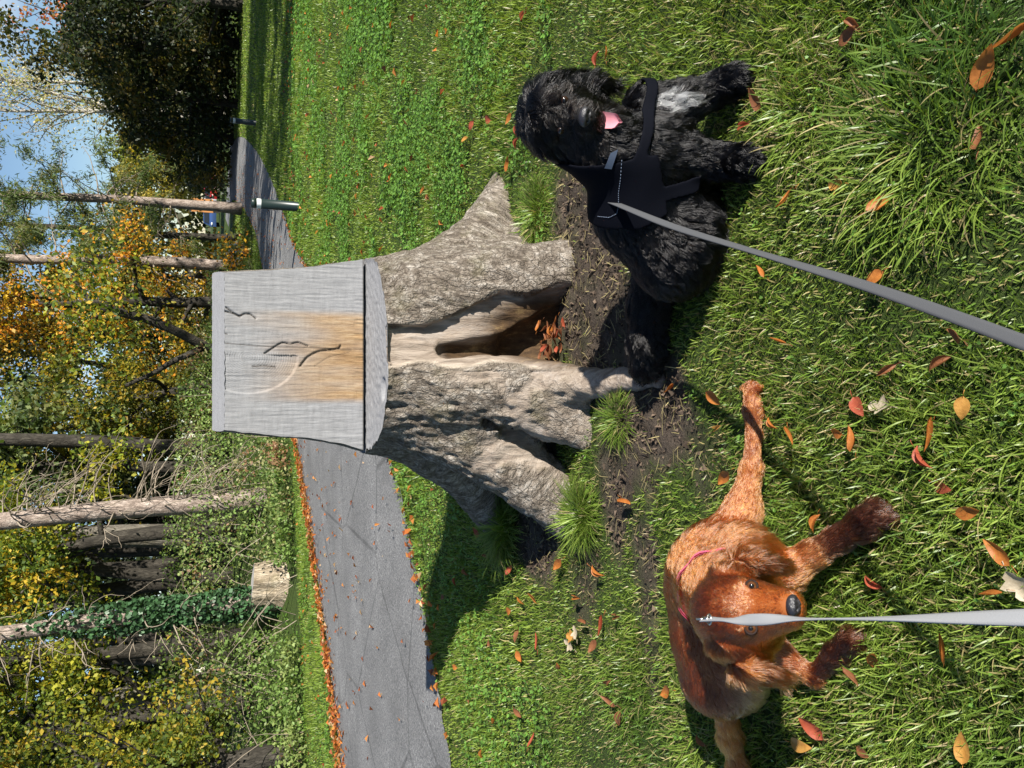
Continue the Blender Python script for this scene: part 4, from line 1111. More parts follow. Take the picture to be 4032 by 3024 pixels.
# near turf
for y0, y1, dens, seg, hh, ww in ((.80, 1.9, 21000, 3, .043, .0035), (1.9, 3.2, 14500, 3, .032, .0035), (3.2, 5.2, 7400, 2, .034, .0048), (5.2, 8.5, 3300, 2, .040, .0068),
                                  (8.5, 14, 1300, 1, .045, .012), (14, 24, 480, 1, .05, .021), (24, 42, 110, 1, .06, .038)):
    x, y = scatter(y0, y1, dens)
    so = soil_mask(x, y) if y0 < 6 else np.zeros_like(x)
    worn = np.clip(fbm2(x, y, 2.6, 3, 33)*2.2-.75, 0, 1)*(y < 3.4) if y0 < 4 else np.zeros_like(x)
    mead = smooth(.42, .68, fbm2(x, y, 1.7, 3, 51))
    k = (RNG.random(len(x)) > np.clip(so*1.25, 0, .985)) & ~path_side(x, y)
    if y0 < 5: k &= ~off_limits(x, y)
    if y0 > 5: k &= y < np.where(x < 2, wood_edge(x)+.4, 99)
    k &= RNG.random(len(x)) > worn*.2
    x, y, so, mead, worn = x[k], y[k], so[k], mead[k], worn[k]
    n = len(x); z = gz(x, y)
    H = hh*RNG.uniform(.45, 1.25, n)*(1-.55*so)*(.70+.70*mead)*(1-.25*worn)
    clump_dir = fbm2(x, y, 3.5, 2, 60)*4*math.pi+fbm2(x, y, 14, 2, 66)*5
    az = clump_dir*.6+RNG.normal(0, 1.7, n)
    lean = np.abs(RNG.normal(.48, .34, n)); bend = RNG.uniform(.1, 1.25, n)
    if seg == 1: lean = np.abs(RNG.normal(.5, .3, n)); bend = np.zeros(n)
    col = grass_cols(n, x, y, .10 if y0 < 4 else .03)
    st = RNG.random(n) < so*.55+worn*.22; col[st] = STRAW*RNG.uniform(.5, 1.0, (st.sum(), 1))
    if y0 >= 3.2: col = col*1.05+np.array([.012, .012, 0])
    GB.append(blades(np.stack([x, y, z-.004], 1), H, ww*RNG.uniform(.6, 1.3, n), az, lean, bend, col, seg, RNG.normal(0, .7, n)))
def merge(lst):
    V, F, C_, o = [], [], [], 0
    for v, f, c in lst: V.append(v); F.append(f+o); C_.append(c); o += len(v)
    return np.vstack(V), np.vstack(F), np.vstack(C_)
V, F, C_ = merge(GB)
o = link('grass', mesh_np('grass', V, F, True, C_), M_GRASS); tag(o, 'green grass of the lawn, short and patchy in front and smooth behind', 'grass', kind='stuff')

# low broad leaves (clover, buttercup, yarrow) mixed through the turf, mostly right of the stump
def weed_leaves(x, y, z, size, col, rng=RNG):
    n = len(x); az = rng.uniform(0, 6.283, n); tilt = rng.uniform(.0, .75, n)
    d = np.stack([np.cos(az)*np.cos(tilt), np.sin(az)*np.cos(tilt), np.sin(tilt)], 1); s = np.stack([-np.sin(az), np.cos(az), rng.normal(0, .25, n)], 1)
    P = np.stack([x, y, z], 1); L = size[:, None]
    V = np.stack([P, P+d*L*.45-s*L*.40, P+d*L*.95-s*L*.28+np.array([0, 0, .0]), P+d*L*.82, P+d*L*.95+s*L*.28, P+d*L*.45+s*L*.40], 1)
    V[:, 3, 2] -= size*.08
    b = np.arange(n)*6
    F = np.concatenate([np.stack([b, b+1, b+2, b+3], 1), np.stack([b, b+3, b+4, b+5], 1)])
    return V.reshape(-1, 3), F, np.repeat(col, 6, 0)
WB = []
for y0, y1, dens, sz in ((.85, 1.9, 70, .010), (1.9, 3.0, 160, .011), (3.0, 5.5, 2100, .019), (5.5, 9.5, 1100, .027), (9.5, 14, 300, .038)):
    x, y = scatter(y0, y1, dens)
    pn = fbm2(x, y, 1.8, 2, 71); k = (RNG.random(len(x)) < np.clip((pn-.40)*5, .03, 1)) & ~path_side(x, y) & (soil_mask(x, y) < .3)
    if y0 > 2.5: k &= (x > .3+(y-3)*.02) | (RNG.random(len(x)) < .3)
    if y0 < 5: k &= ~off_limits(x, y)
    x, y = x[k], y[k]; n = len(x)
    # sets of leaflets
    m_ = 3; x = np.repeat(x, m_)+RNG.normal(0, sz*.45, n*m_); y = np.repeat(y, m_)+RNG.normal(0, sz*.45, n*m_)
    col = np.array([.11, .225, .035])*RNG.uniform(.7, 1.5, (n*m_, 1))+np.array([.03, .03, .015])*RNG.random((n*m_, 1))
    WB.append(weed_leaves(x, y, gz(x, y)+RNG.uniform(.012, .042, n*m_), sz*RNG.uniform(.6, 1.25, n*m_), col))
V, F, C_ = merge(WB)
o = link('lawn_weeds', mesh_np('lawn_weeds', V, F, True, C_), M_GRASS); tag(o, 'small round leaved clover and weeds spread through the lawn', 'weeds', kind='stuff')

# tall tufts
def tuft(label, c, n, H, spread, seed, straw=.05, wd=.0045, col=None, chaos=1.0):
    rng = np.random.default_rng(seed)
    r = spread*np.sqrt(rng.random(n))*.55; a = rng.uniform(0, 6.283, n)
    x, y = c[0]+r*np.cos(a), c[1]+r*np.sin(a)
    az = a+rng.normal(0, .45, n)*chaos; lean = .25+r/spread*1.1+rng.normal(0, .18, n)*chaos; bend = rng.uniform(.5, 1.9, n)
    cl = grass_cols(n, x, y, straw, rng)*(np.array([1, 1, 1]) if col is None else col)
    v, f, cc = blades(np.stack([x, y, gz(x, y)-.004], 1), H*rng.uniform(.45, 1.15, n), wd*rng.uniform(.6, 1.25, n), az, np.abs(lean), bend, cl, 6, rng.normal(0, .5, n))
    base = np.array([c[0], c[1], 0])
    o = link('grass_tuft', mesh_np('grass_tuft', v-base, f, True, cc), M_GRASS); o.location = base
    return tag(o, label, 'grass tuft', 'taller tufts of grass in the lawn')
tuft('largest tuft of long shiny grass, in front of the black dog', D(1990, 290), 1150, .125, .42, 1, .10, .0045, None, 2.2)
tuft('yellowish tuft of grass just in front of the black dog\'s paws', D(1725, 235), 600, .085, .28, 2, .28, .004, None, 2.0)
tuft('dense dark green tuft at the foot of the left root', D(1268, 1115), 800, .15, .13, 3, .05, .004)
tuft('shaded tuft behind the left roots of the stump', D(1095, 1140), 1000, .19, .20, 4, .03, .005)
tuft('loose tuft between the stump\'s right roots and the black dog', D(1165, 455), 700, .10, .22, 5, .12)
tuft('thin tuft on bare soil between the stump\'s middle roots', D(1345, 905), 420, .085, .13, 6, .1, .0032)
tuft('tuft of coarse grass near the lower edge of the lawn, right of the pale lead', D(2080, 980), 420, .085, .40, 7, .1, .004, None, 2.4)
tuft('pale green tuft on the left lawn above the red dog\'s tail', D(1350, 1480), 450, .08, .32, 8, .15, .004, None, 2.2)
tuft('pale tuft on the left edge of the lawn, left of the red dog\'s tail', D(1500, 1590), 400, .08, .26, 9, .15, .004, None, 2.2)
tuft('bent tuft of long grass below the red dog\'s hind foot', D(1960, 1520), 420, .085, .34, 10, .1, .004, None, 2.4)

# crumbs of soil, straw and bits of twig on the bare ground
rng_ = np.random.default_rng(77); n = 26000; x = rng_.uniform(-1.3, 1.1, n); y = rng_.uniform(1.9, 4.0, n); so = soil_mask(x, y); k = (rng_.random(n) < so*.8) & ~off_limits(x, y); x, y = x[k], y[k]; n = len(x)
z = gz(x, y)-.012+.004; sz = rng_.uniform(.003, .011, n)**1.0; P = np.stack([x, y, z], 1); V = P[:, None]+rng_.normal(0, 1, (n, 4, 3))*sz[:, None, None]*.7; b = np.arange(n)*4
F = np.concatenate([np.stack([b, b+1, b+2], 1), np.stack([b, b+2, b+3], 1), np.stack([b, b+3, b+1], 1), np.stack([b+1, b+3, b+2], 1)]); c = np.repeat(np.array([.075, .055, .040])*rng_.uniform(.5, 1.7, (n, 1)), 4, 0)
st = rng_.random(n) < .16; n2 = int(st.sum()); v2, f2, c2 = blades(P[st]+np.array([0, 0, .008]), rng_.uniform(.02, .06, n2), rng_.uniform(.0016, .003, n2), rng_.uniform(0, 6.28, n2), rng_.uniform(1.25, 1.6, n2), rng_.normal(0, .3, n2), STRAW*rng_.uniform(.35, 1.1, (n2, 1)), 2)
me = mesh_np('soil_crumbs', np.vstack([V.reshape(-1, 3), v2]), [F, f2+len(V)*4], False, np.vstack([c, c2]))
def m_attr(name, rough=.9): b = NB(name); return b.pbr(b.attr('col'), rough, .15)
o = link('soil_crumbs', me, m_attr('crumbs')); tag(o, 'crumbs of soil and dry straw on the bare ground round the stump', 'soil', kind='stuff')
# ------------------------------------------------------------------ trees
def leaf_cards(P, size, col, rng, droop=.3, aspect=.6):
    n = len(P); d = nrm(rng.normal(0, 1, (n, 3))+np.array([0, 0, -droop])); s = nrm(np.cross(d, rng.normal(0, 1, (n, 3))))
    L = size[:, None]; nn = np.cross(d, s)
    V = np.stack([P-d*L*.5, P+s*L*aspect*.5+nn*L*.08, P+d*L*.5, P-s*L*aspect*.5+nn*L*.08], 1)
    return V.reshape(-1, 3), np.arange(n*4).reshape(n, 4), np.repeat(col, 4, 0)
def palette(n, cols, wts, rng, P=None, s=.8, seed=0, jit=.25):
    cols = np.array(cols, float); k = rng.choice(len(cols), n, p=np.array(wts)/sum(wts))
    if P is not None:                                    # colours gather in boughs
        f = fbm(P, s, 2, seed); cw = np.cumsum(np.array(wts)/sum(wts)); k2 = np.searchsorted(cw, np.clip((f-.5)*2.6+.5, .001, .999)); m_ = rng.random(n) < .72
        k = np.where(m_, np.minimum(k2, len(cols)-1), k)
    return cols[k]*rng.uniform(1-jit, 1+jit, (n, 1))
def limb(p0, d, L, r0, r1, rng, n=7, wob=.12, grav=0.0):
    pts = [np.array(p0, float)]; d = nrm(np.array(d, float))
    for k in range(n):
        d = nrm(d+rng.normal(0, wob, 3)+np.array([0, 0, grav])); pts.append(pts[-1]+d*L/n)
    return np.array(pts), np.linspace(r0, r1, n+1)
GREEN_Y = ([(.32, .31, .030), (.17, .22, .025), (.075, .12, .020), (.48, .33, .030)], (3, 4, 4, 2))
GOLD_P = ([(.58, .36, .03), (.60, .25, .03), (.34, .29, .04), (.15, .17, .03)], (4, 3, 3, 3))
DARK_P = ([(.022, .036, .014), (.035, .052, .020), (.055, .055, .018), (.016, .024, .010)], (4, 4, 2, 3))
OLIVE_P = ([(.07, .075, .022), (.12, .105, .026), (.18, .13, .030), (.05, .06, .018)], (4, 3, 2, 3))
PINE_P = ([(.10, .15, .045), (.15, .19, .06), (.20, .21, .08), (.06, .09, .03)], (4, 4, 3, 3))
PALE_P = ([(.44, .41, .22), (.34, .36, .13), (.50, .42, .22), (.28, .25, .11)], (3, 3, 3, 2))
def broad_tree(name, label, base, H, R, pal, wood, seed, leaf=.10, nleaf=9000, trunk_r=.16, clear=.3, lean=(0, 0), density=1.0, sub=11, flat=1.0, dead=0, group=None, cat='tree', open_=0.0):
    rng = np.random.default_rng(seed); base = np.array([base[0], base[1], float(gz(np.array([base[0]]), np.array([base[1]]))[0])-.05])
    t = thing(name, label, cat, tuple(base), group)
    wd = MB(); tr, rr = limb((0, 0, 0), (lean[0], lean[1], 1), H*.86, trunk_r, trunk_r*.18, rng, 12, .05)
    rr[0] *= 1.35
    wd.tube(tr, rr, 9)
    LP = []
    for k in range(sub):
        f = clear+(1-clear)*(k+.5)/sub*.98; i_ = f*12; a = int(min(i_, 11)); p = tr[a]+(tr[min(a+1, 12)]-tr[a])*(i_-a)
        az = k*2.4+rng.uniform(-.5, .5); up = .25+.8*f
        br, r2 = limb(p, (math.cos(az), math.sin(az), up*flat), R*(1.15-.45*abs(f-.45))*rng.uniform(.75, 1.15), rr[a]*.5, .012, rng, 7, .16)
        wd.tube(br, r2, 5, cap=False)
        for q in range(5):
            j_ = rng.integers(2, 8); sb, r3 = limb(br[j_], nrm(rng.normal(0, 1, 3)*.8+nrm(br[-1]-br[0])*.8+np.array([0, 0, .15])), R*rng.uniform(.3, .6), .018, .004, rng, 5, .22, -.03)
            wd.tube(sb, r3, 3, cap=False); LP.append(sb[1:]); LP.append((sb[1:]+sb[:-1])/2)
        LP.append(br[3:])
    tp, tr3 = limb(tr[-1], (0, 0, 1), H*.14, trunk_r*.18, .005, rng, 4, .2); wd.tube(tp, tr3, 4, cap=False); LP.append(tp)
    adopt_local(link('trunk', wd.build('trunk', True, False), wood), t)
    if nleaf:
        A = np.vstack(LP); k = rng.integers(0, len(A), nleaf); cl = rng.random(len(A)) < 1-open_; P = A[k]+rng.normal(0, 1, (nleaf, 3))*R*np.array([.13, .13, .10])
        keep = cl[k]; P = P[keep]
        P = P[P[:, 2] > .15]; P = P[fbm(P+base, 1.5/max(.6, R*.45), 2, seed) > rng.normal(.445, .05, len(P))]
        v, f, c = leaf_cards(P, leaf*rng.uniform(.6, 1.3, len(P)), palette(len(P), *pal, rng, P+base, .9, seed), rng)
        adopt_local(link('crown', mesh_np('crown', v, f, True, c), M_FOL), t)
    return t
def adopt_local(o, parent): o.parent = parent; return o
def conifer(label, base, H, r, seed, wood, lean=(0, 0), first=.12, nb=34, Lb=2.2, needles=7000, group=None, curve=.35, nsize=.16, side=None):
    rng = np.random.default_rng(seed); base = np.array([base[0], base[1], float(gz(np.array([base[0]]), np.array([base[1]]))[0])-.05])
    t = thing('pine_tree', label, 'tree', tuple(base), group)
    wd = MB(); tr, rr = limb((0, 0, 0), (lean[0], lean[1], 1), H, r, r*.35, rng, 16, .025); rr[0] *= 1.3; wd.tube(tr, rr, 10)
    LP, tw = [], MB()
    for k in range(nb):
        f = first+(1-first)*rng.random(); a = min(int(f*16), 15); p = tr[a]+(tr[a+1]-tr[a])*(f*16-a)
        az = rng.uniform(0, 6.283) if side is None else side+rng.normal(0, .7)
        bare = f < first+.06 or rng.random() < .33
        b0, r2 = limb(p, (math.cos(az), math.sin(az), rng.uniform(-.25, .5)), Lb*rng.uniform(.4, 1.1)*(1.1-f*.5), .035*(.5+r*2), .007, rng, 8, .13, rng.uniform(-.13, .12)*curve/.35)
        tw.tube(b0, r2, 4, cap=False)
        for q in range(4):
            j_ = rng.integers(3, 9); sb, r3 = limb(b0[j_], nrm(b0[-1]-b0[0])+rng.normal(0, .6, 3)-np.array([0, 0, .3]), Lb*.35*rng.random()+.15, .010, .004, rng, 5, .2, -.08)
            tw.tube(sb, r3, 3, cap=False)
            if not bare: LP.append(sb)
        if not bare: LP.append(b0[3:])
    adopt_local(link('trunk', wd.build('trunk', True, False), wood), t)
    adopt_local(link('branches', tw.build('branches', True, False), M_TWIG), t)
    if needles and LP:
        A = np.vstack(LP); k = rng.integers(0, len(A), needles); P = A[k]+rng.normal(0, 1, (needles, 3))*np.array([.16, .16, .10])
        v, f, c = leaf_cards(P, nsize*rng.uniform(.6, 1.4, needles), palette(needles, *PINE_P, rng, P+base, 1.2, seed), rng, .8, .16)
        adopt_local(link('crown', mesh_np('crown', v, f, True, c), M_FOL), t)
    return t
GW = 'trees of the wood on the left'
def at(dx, y): return (XAT(dx*K, y), y)      # where a trunk seen at this place in the picture stands, given its distance
# -- trees right of the frame, whose shade falls across the far lawn and the path
GS = 'trees standing right of the lawn'
for i_, (x, y, H, R) in enumerate(((13.0, 9.3, 11, 3.3), (16.5, 12.5, 12, 3.4), (20, 9.5, 13, 3.8), (26, 5.5, 13, 4.0), (17.5, 16.5, 12, 3.8), (24, 13, 13, 4.2), (14.5, 21, 11, 3.4))):
    broad_tree('oak_tree', 'dense oak standing beyond the right edge of the lawn', (x, y), H, R, OLIVE_P, M_BARK_DARK, 100+i_, .30, 5200, .25, .12, sub=14, group=GS)
# -- right background: dark evergreen mass, birch, golden bush, pines
GR = 'trees closing the far side of the lawn'
def far_tree(dx, y, H, R, pal, seed, label, leaf=.22, nleaf=9000, wood=M_BARK_DARK, name='oak_tree', **kw):
    leaf, nleaf = leaf*.92, int(nleaf*1.35)
    return broad_tree(name, label, at(dx, y), H*.95, R*kw.pop('rf', .68), pal, wood, seed, leaf, nleaf, kw.pop('trunk_r', .2), kw.pop('clear', .06), group=kw.pop('group', GR), **kw)
far_tree(15, 33, 8.0, 4.2, DARK_P, 1, 'tall dark evergreen oak at the right edge of the picture', .20, 12000, sub=16, flat=.6)
far_tree(95, 36, 8.1, 4.2, OLIVE_P, 2, 'dark oak with olive leaves left of the rightmost evergreen', .22, 11000, sub=16, flat=.6)
far_tree(160, 40, 7.2, 3.9, DARK_P, 3, 'dark oak under the orange leafed treetop', .22, 10000, sub=15, flat=.6)
far_tree(120, 46, 12.0, 2.6, ([(.45, .12, .02), (.40, .20, .03), (.25, .14, .03)], (3, 2, 2)), 4, 'tall thin tree with orange red top behind the dark oaks', .22, 2600, open_=.4, trunk_r=.12, clear=.5)
far_tree(225, 38, 5.2, 3.6, DARK_P, 5, 'low dark bushy tree below the pale birch', .22, 8000, sub=14, flat=.6)
far_tree(300, 42, 5.6, 3.8, OLIVE_P, 6, 'rounded olive tree right of the golden bush', .24, 8000, sub=14, flat=.6)
far_tree(340, 66, 7.6, 4.0, GREEN_Y, 7, 'green tree rising behind the golden bush', .28, 6000, sub=12)
far_tree(398, 66, 7.2, 3.6, ([(.46, .36, .07), (.34, .30, .06), (.22, .22, .05)], (4, 3, 2)), 8, 'golden yellow bushy tree beside the parked cars', .22, 8500, sub=14, clear=.24, name='golden_tree')
far_tree(200, 60, 7.5, 5.0, DARK_P, 9, 'dark tree in the deep shade behind the bollards', .32, 6000, sub=12)
for k_, (dx, ln, lab) in enumerate(((248, -.05, 'pale birch with thin bare crown, right trunk of the pair'), (266, .03, 'pale birch with thin bare crown, left trunk of the pair'), (215, -.09, 'pale birch leaning right at the end of the pair'))):
    broad_tree('birch_tree', lab, at(dx, 44+k_), 15.5, 3.0, PALE_P, M_BARK_BIRCH, 40+k_, .15, 3800, .17, .34, (ln, 0), group='birches on the far side', sub=20, flat=2.2, open_=.25)
conifer('tall pine with bare pale trunk above the parked cars', at(452, 32), 15, .20, 50, M_BARK_PALE, (.012, 0), .16, 80, 2.6, 17000, GR, .6, .20)
conifer('tall pine with bare pale trunk rising right behind the stump', at(578, 26), 14, .19, 51, M_BARK_PALE, (.012, 0), .18, 80, 2.4, 14000, GR, .7, .18)
conifer('pine crown between the two bare pine trunks', at(515, 36), 13, .16, 52, M_BARK_DARK, (0, 0), .15, 66, 2.6, 17000, GR, .5, .22)
# -- middle: the autumn coloured trees behind the stump
GM = 'autumn trees behind the stump'
far_tree(655, 25, 10.5, 3.3, ([(.58, .36, .03), (.62, .26, .025), (.12, .13, .025), (.05, .06, .015), (.30, .26, .04)], (3.5, 3.5, 3, 3, 2)), 20, 'orange and yellow beech directly behind the stump', .13, 15000, name='beech_tree', group=GM, sub=17, flat=.7)
far_tree(740, 28, 11.0, 3.2, ([(.05, .065, .02), (.08, .08, .02), (.34, .22, .03), (.12, .10, .03)], (4, 4, 2, 2)), 21, 'dark brown green tree behind the stump with scattered yellow leaves', .14, 12000, name='beech_tree', group=GM, sub=17, flat=.7)
far_tree(815, 22, 5.2, 2.3, ([(.10, .12, .02), (.22, .20, .02), (.32, .22, .02), (.06, .08, .02)], (4, 3, 3, 3)), 22, 'low yellow green tree left of the stump back', .12, 9000, name='beech_tree', group=GM, sub=14, flat=.6, lean=(-.15, 0))
far_tree(890, 24, 4.9, 2.1, ([(.12, .13, .02), (.24, .20, .02), (.06, .08, .02)], (4, 3, 3)), 23, 'mossy green young tree between the stump and the pale trunk', .12, 8000, name='beech_tree', group=GM, sub=14, flat=.6)
far_tree(700, 42, 12.5, 4.0, GOLD_P, 24, 'golden tree far behind the stump', .22, 7000, name='beech_tree', group=GM, sub=14)
far_tree(800, 38, 12.8, 3.6, ([(.05, .065, .02), (.09, .09, .025), (.25, .18, .03)], (4, 3, 2)), 25, 'tall dark tree far behind the stump', .20, 9000, name='beech_tree', group=GM, sub=15)
far_tree(920, 34, 12.0, 3.4, GREEN_Y, 26, 'tall green and yellow tree behind the pale trunk', .20, 8500, name='beech_tree', group=GM, sub=15, clear=.4)
far_tree(600, 46, 9.0, 3.4, GOLD_P, 27, 'orange tree glowing behind the bare pine trunk', .22, 7000, name='beech_tree', group=GM, sub=14)
# leaning dark trunk that forks, just behind the stump
def bare_trunk(label, base, H, r, lean, seed, wood, name='beech_tree', wob=.03, fork=None, group=GW):
    rng = np.random.default_rng(seed); b = np.array([base[0], base[1], float(gz(np.array([base[0]]), np.array([base[1]]))[0])-.1])
    t = thing(name, label, 'tree', tuple(b), group); mb = MB(); tr, rr = limb((0, 0, 0), (lean[0], lean[1], 1), H, r, r*.6, rng, 12, wob); rr[0] *= 1.35; rr[1] *= 1.1; mb.tube(tr, rr, 12)
    if fork is not None:
        f2, r2 = limb(tr[fork[0]], (fork[1], 0, 1), H*.55, r*.6, r*.3, rng, 8, .08); mb.tube(f2, r2, 8)
    adopt_local(link('trunk', mb.build('trunk', True, False), wood), t)
    return t, tr, rng
t_, tr_, rng_ = bare_trunk('dark leaning forked trunk behind the stump\'s back', at(775, 20), 3.6, .14, (.28, 0), 61, M_BARK_DARK, 'leaning_tree', .08, (4, -.5))
v, f, c = leaf_cards(tr_[-1]+rng_.normal(0, 1, (1500, 3))*np.array([.9, .7, .5]), .12*rng_.uniform(.6, 1.3, 1500), palette(1500, *GREEN_Y, rng_), rng_)
adopt_local(link('crown', mesh_np('crown', v, f, True, c), M_FOL), t_)
# -- left wood: trunks one by one
def twigs(tr, rng, n, L, az0, spread, z0, z1, droop=-.06):
    mb = MB()
    for k in range(n):
        f = z0+(z1-z0)*rng.random(); a = min(int(f*12), 11); p = tr[a]+(tr[a+1]-tr[a])*(f*12-a); az = az0+rng.normal(0, spread)
        b0, r2 = limb(p, (math.cos(az), math.sin(az), rng.uniform(-.2, .35)), L*rng.uniform(.35, 1.1), .016, .004, rng, 8, .16, droop); mb.tube(b0, r2, 4, cap=False)
        for q in range(3):
            j_ = rng.integers(2, 8); sb, r3 = limb(b0[j_], nrm(b0[-1]-b0[0])+rng.normal(0, .5, 3), L*.45*rng.random()+.1, .008, .003, rng, 6, .25, droop*1.5); mb.tube(sb, r3, 3, cap=False)
    return mb
t_, tr_, rng_ = bare_trunk('pale flaky conifer trunk with drooping dead twigs left of the stump', at(1076, 15.0), 7.5, .19, (-.01, 0), 70, M_BARK_PALE, 'conifer_tree', .02)
adopt_local(link('dead_twigs', twigs(tr_, rng_, 70, 1.5, 0.1, .8, .06, .62, -.10).build('dead_twigs', True, False), M_TWIG), t_)
t_, tr_, rng_ = bare_trunk('trunk wrapped in glossy dark ivy behind the small stump', at(1292, 13.6), 7.0, .15, (-.02, 0), 71, M_BARK_PALE, 'ivy_clad_tree', .02)
nI = 5200; f_ = rng_.random(nI)*.66; f_ = np.where(rng_.random(nI) < smooth(.62, .28, f_), f_, f_*.5); a_i = np.minimum((f_*12).astype(int), 11); pI = tr_[a_i]+(tr_[a_i+1]-tr_[a_i])*(f_*12-a_i)[:, None]; th = rng_.uniform(0, 6.283, nI)
rI = (.20+.06*fbm(pI*3, 1, 2, 3)+rng_.normal(0, .025, nI))*(1-.5*smooth(.34, .6, f_)); pI = pI+np.stack([np.cos(th)*rI, np.sin(th)*rI, rng_.normal(0, .03, nI)], 1)
v, f, c = leaf_cards(pI, .075*rng_.uniform(.6, 1.3, nI), np.array([.034, .078, .030])*rng_.uniform(.4, 1.9, (nI, 1)), rng_, .9, .95)
adopt_local(link('ivy', mesh_np('ivy', v, f, True, c), M_IVY), t_)
adopt_local(link('dead_twigs', twigs(tr_, rng_, 46, 1.3, 3.0, 1.4, .12, .75, -.05).build('dead_twigs', True, False), M_TWIG), t_)
for dx, y, r, ln, lab in ((965, 20, .20, (.02, 0), 'thick dark trunk standing just left of the stump back'), (1150, 20, .30, (-.02, 0), 'broad grey beech trunk, sun flecked, left of the pale conifer trunk'), (1176, 23, .22, (0, 0), 'dark slim trunk touching the broad beech trunk'),
                          (1205, 26, .20, (.0, 0), 'dark trunk deep in the wood behind the small stump'), (1232, 21, .20, (-.03, 0), 'dark trunk just right of the ivy trunk'), (1248, 28, .22, (.02, 0), 'black trunk deep in shade beside the ivy trunk'),
                          (1352, 24, .18, (.0, 0), 'slim shaded trunk left of the ivy trunk'), (1405, 19, .15, (.10, 0), 'grey trunk leaning right in the left wood'), (1455, 17, .26, (-.05, 0), 'stout grey trunk lit on its right side in the left wood'),
                          (1500, 20, .20, (.0, 0), 'reddish dark trunk beside the stout grey trunk'), (1570, 22, .24, (.03, 0), 'dark trunk near the left edge of the picture'), (1630, 19, .18, (-.02, 0), 'leftmost dark trunk of the wood')):
    bare_trunk(lab, at(dx, y), 6.5 if dx < 1000 else 9, r, ln, int(dx), M_BARK_GREY if r > .25 else M_BARK_DARK, 'beech_tree', .03)  # beech trunks in shade get a darker bark colour than the lit grey ones
# canopy of the left wood
far_tree(1010, 21, 7.0, 2.3, PINE_P, 30, 'feathery green conifer above the dead twigs', .16, 9000, name='conifer_tree', group=GW, clear=.45, sub=15, wood=M_BARK_DARK)
far_tree(1130, 17.5, 7.4, 2.5, GREEN_Y, 31, 'yellow green beech crown left of the pale trunk', .11, 12000, name='beech_tree', group=GW, clear=.42, sub=16)
far_tree(1240, 19.5, 7.8, 2.7, ([(.14, .15, .02), (.07, .09, .02), (.32, .22, .03)], (4, 4, 2)), 32, 'green beech crown above the ivy trunk', .12, 12000, name='beech_tree', group=GW, clear=.42, sub=16)
far_tree(1370, 16, 6.6, 2.5, GREEN_Y, 33, 'yellow beech crown left of the ivy trunk', .10, 14000, name='beech_tree', group=GW, clear=.36, sub=17)
far_tree(1500, 14.5, 6.0, 2.3, GREEN_Y, 34, 'yellow green beech hanging over the bank at the left', .09, 15000, name='beech_tree', group=GW, clear=.30, sub=17)
far_tree(1620, 12.0, 5.4, 2.1, ([(.18, .19, .02), (.09, .13, .02), (.36, .26, .03), (.05, .08, .02)], (3, 4, 3, 3)), 35, 'nearest beech with low hanging branches at the left edge', .085, 15000, name='beech_tree', group=GW, clear=.22, sub=18)
for k_, (dx, y, H, R) in enumerate(((1000, 32, 11, 4.0), (1120, 29, 10.5, 3.8), (1260, 31, 11, 4.2), (1400, 27, 10, 4.0), (1540, 25, 9.5, 4.0), (1660, 23, 9, 3.5))):
    far_tree(dx, y, H, R, DARK_P, 200+k_, 'shaded dark tree deep in the left wood, '+('right of the pale conifer trunk', 'left of the pale conifer trunk', 'behind the ivy trunk', 'behind the leaning grey trunk', 'behind the stout grey trunk', 'at the left picture edge')[k_], .26, 6500, name='beech_tree', group='shaded trees deep in the left wood', clear=.10, sub=14)
# a spray of beech twigs with big yellow leaves hanging in from the left
rng_ = np.random.default_rng(5)
sp = thing('beech_branch', 'nearest beech spray with large yellow and orange leaves at the left edge', 'branch', (-6.2, 9.0, 0), GW)
mb = MB(); LP = []
b0, r0 = limb((0, 0, 0), (-.35, .02, 1), 3.9, .06, .03, rng_, 8, .04); mb.tube(b0, r0, 6, cap=False)
for k_ in range(26):
    j_ = rng_.integers(3, 9); b1, r1 = limb(b0[j_], (rng_.uniform(.4, 1.2), rng_.uniform(-.5, .4), rng_.uniform(-.1, .8)), rng_.uniform(.8, 2.3), .014, .003, rng_, 9, .14, -.05); mb.tube(b1, r1, 4, cap=False); LP.append(b1[3:])
    for q_ in range(3):
        s1, r2 = limb(b1[rng_.integers(3, 9)], rng_.normal(0, 1, 3)+nrm(b1[-1]-b1[0]), .5, .006, .002, rng_, 6, .2, -.06); mb.tube(s1, r2, 3, cap=False); LP.append(s1[1:])
adopt_local(link('twigs', mb.build('twigs', True, False), M_TWIG), sp)
A = np.vstack(LP); nL = 2300; P = A[rng_.integers(0, len(A), nL)]+rng_.normal(0, .045, (nL, 3))
v, f, c = leaf_cards(P, .085*rng_.uniform(.6, 1.2, nL), palette(nL, [(.34, .29, .02), (.20, .23, .02), (.45, .24, .03), (.10, .16, .02)], (4, 4, 2, 3), rng_), rng_, .4, .62)
adopt_local(link('leaves', mesh_np('leaves', v, f, True, c), M_FOL), sp)
# far wood closing the view
rng_ = np.random.default_rng(9); n = 26000
x = rng_.uniform(-90, 105, n); y = 96+rng_.uniform(0, 14, n)+.002*x*x*0
hgt = 9.5+5*fbm2(x, np.zeros(n), .11, 2, 5)-1.5*np.exp(-((x-29)/11)**2); z = hgt*rng_.random(n)**.75
P = np.stack([x, y, z], 1)
v, f, c = leaf_cards(P, rng_.uniform(.5, 1.1, n), palette(n, [(.03, .04, .016), (.06, .065, .02), (.14, .11, .03), (.045, .06, .02)], (4, 3, 1.5, 3), rng_, P, .12, 4), rng_, .2, .8)
o = link('distant_wood', mesh_np('distant_wood', v, f, True, c), M_FOL); tag(o, 'far dark wood closing the view behind all the trees', 'wood', kind='stuff')
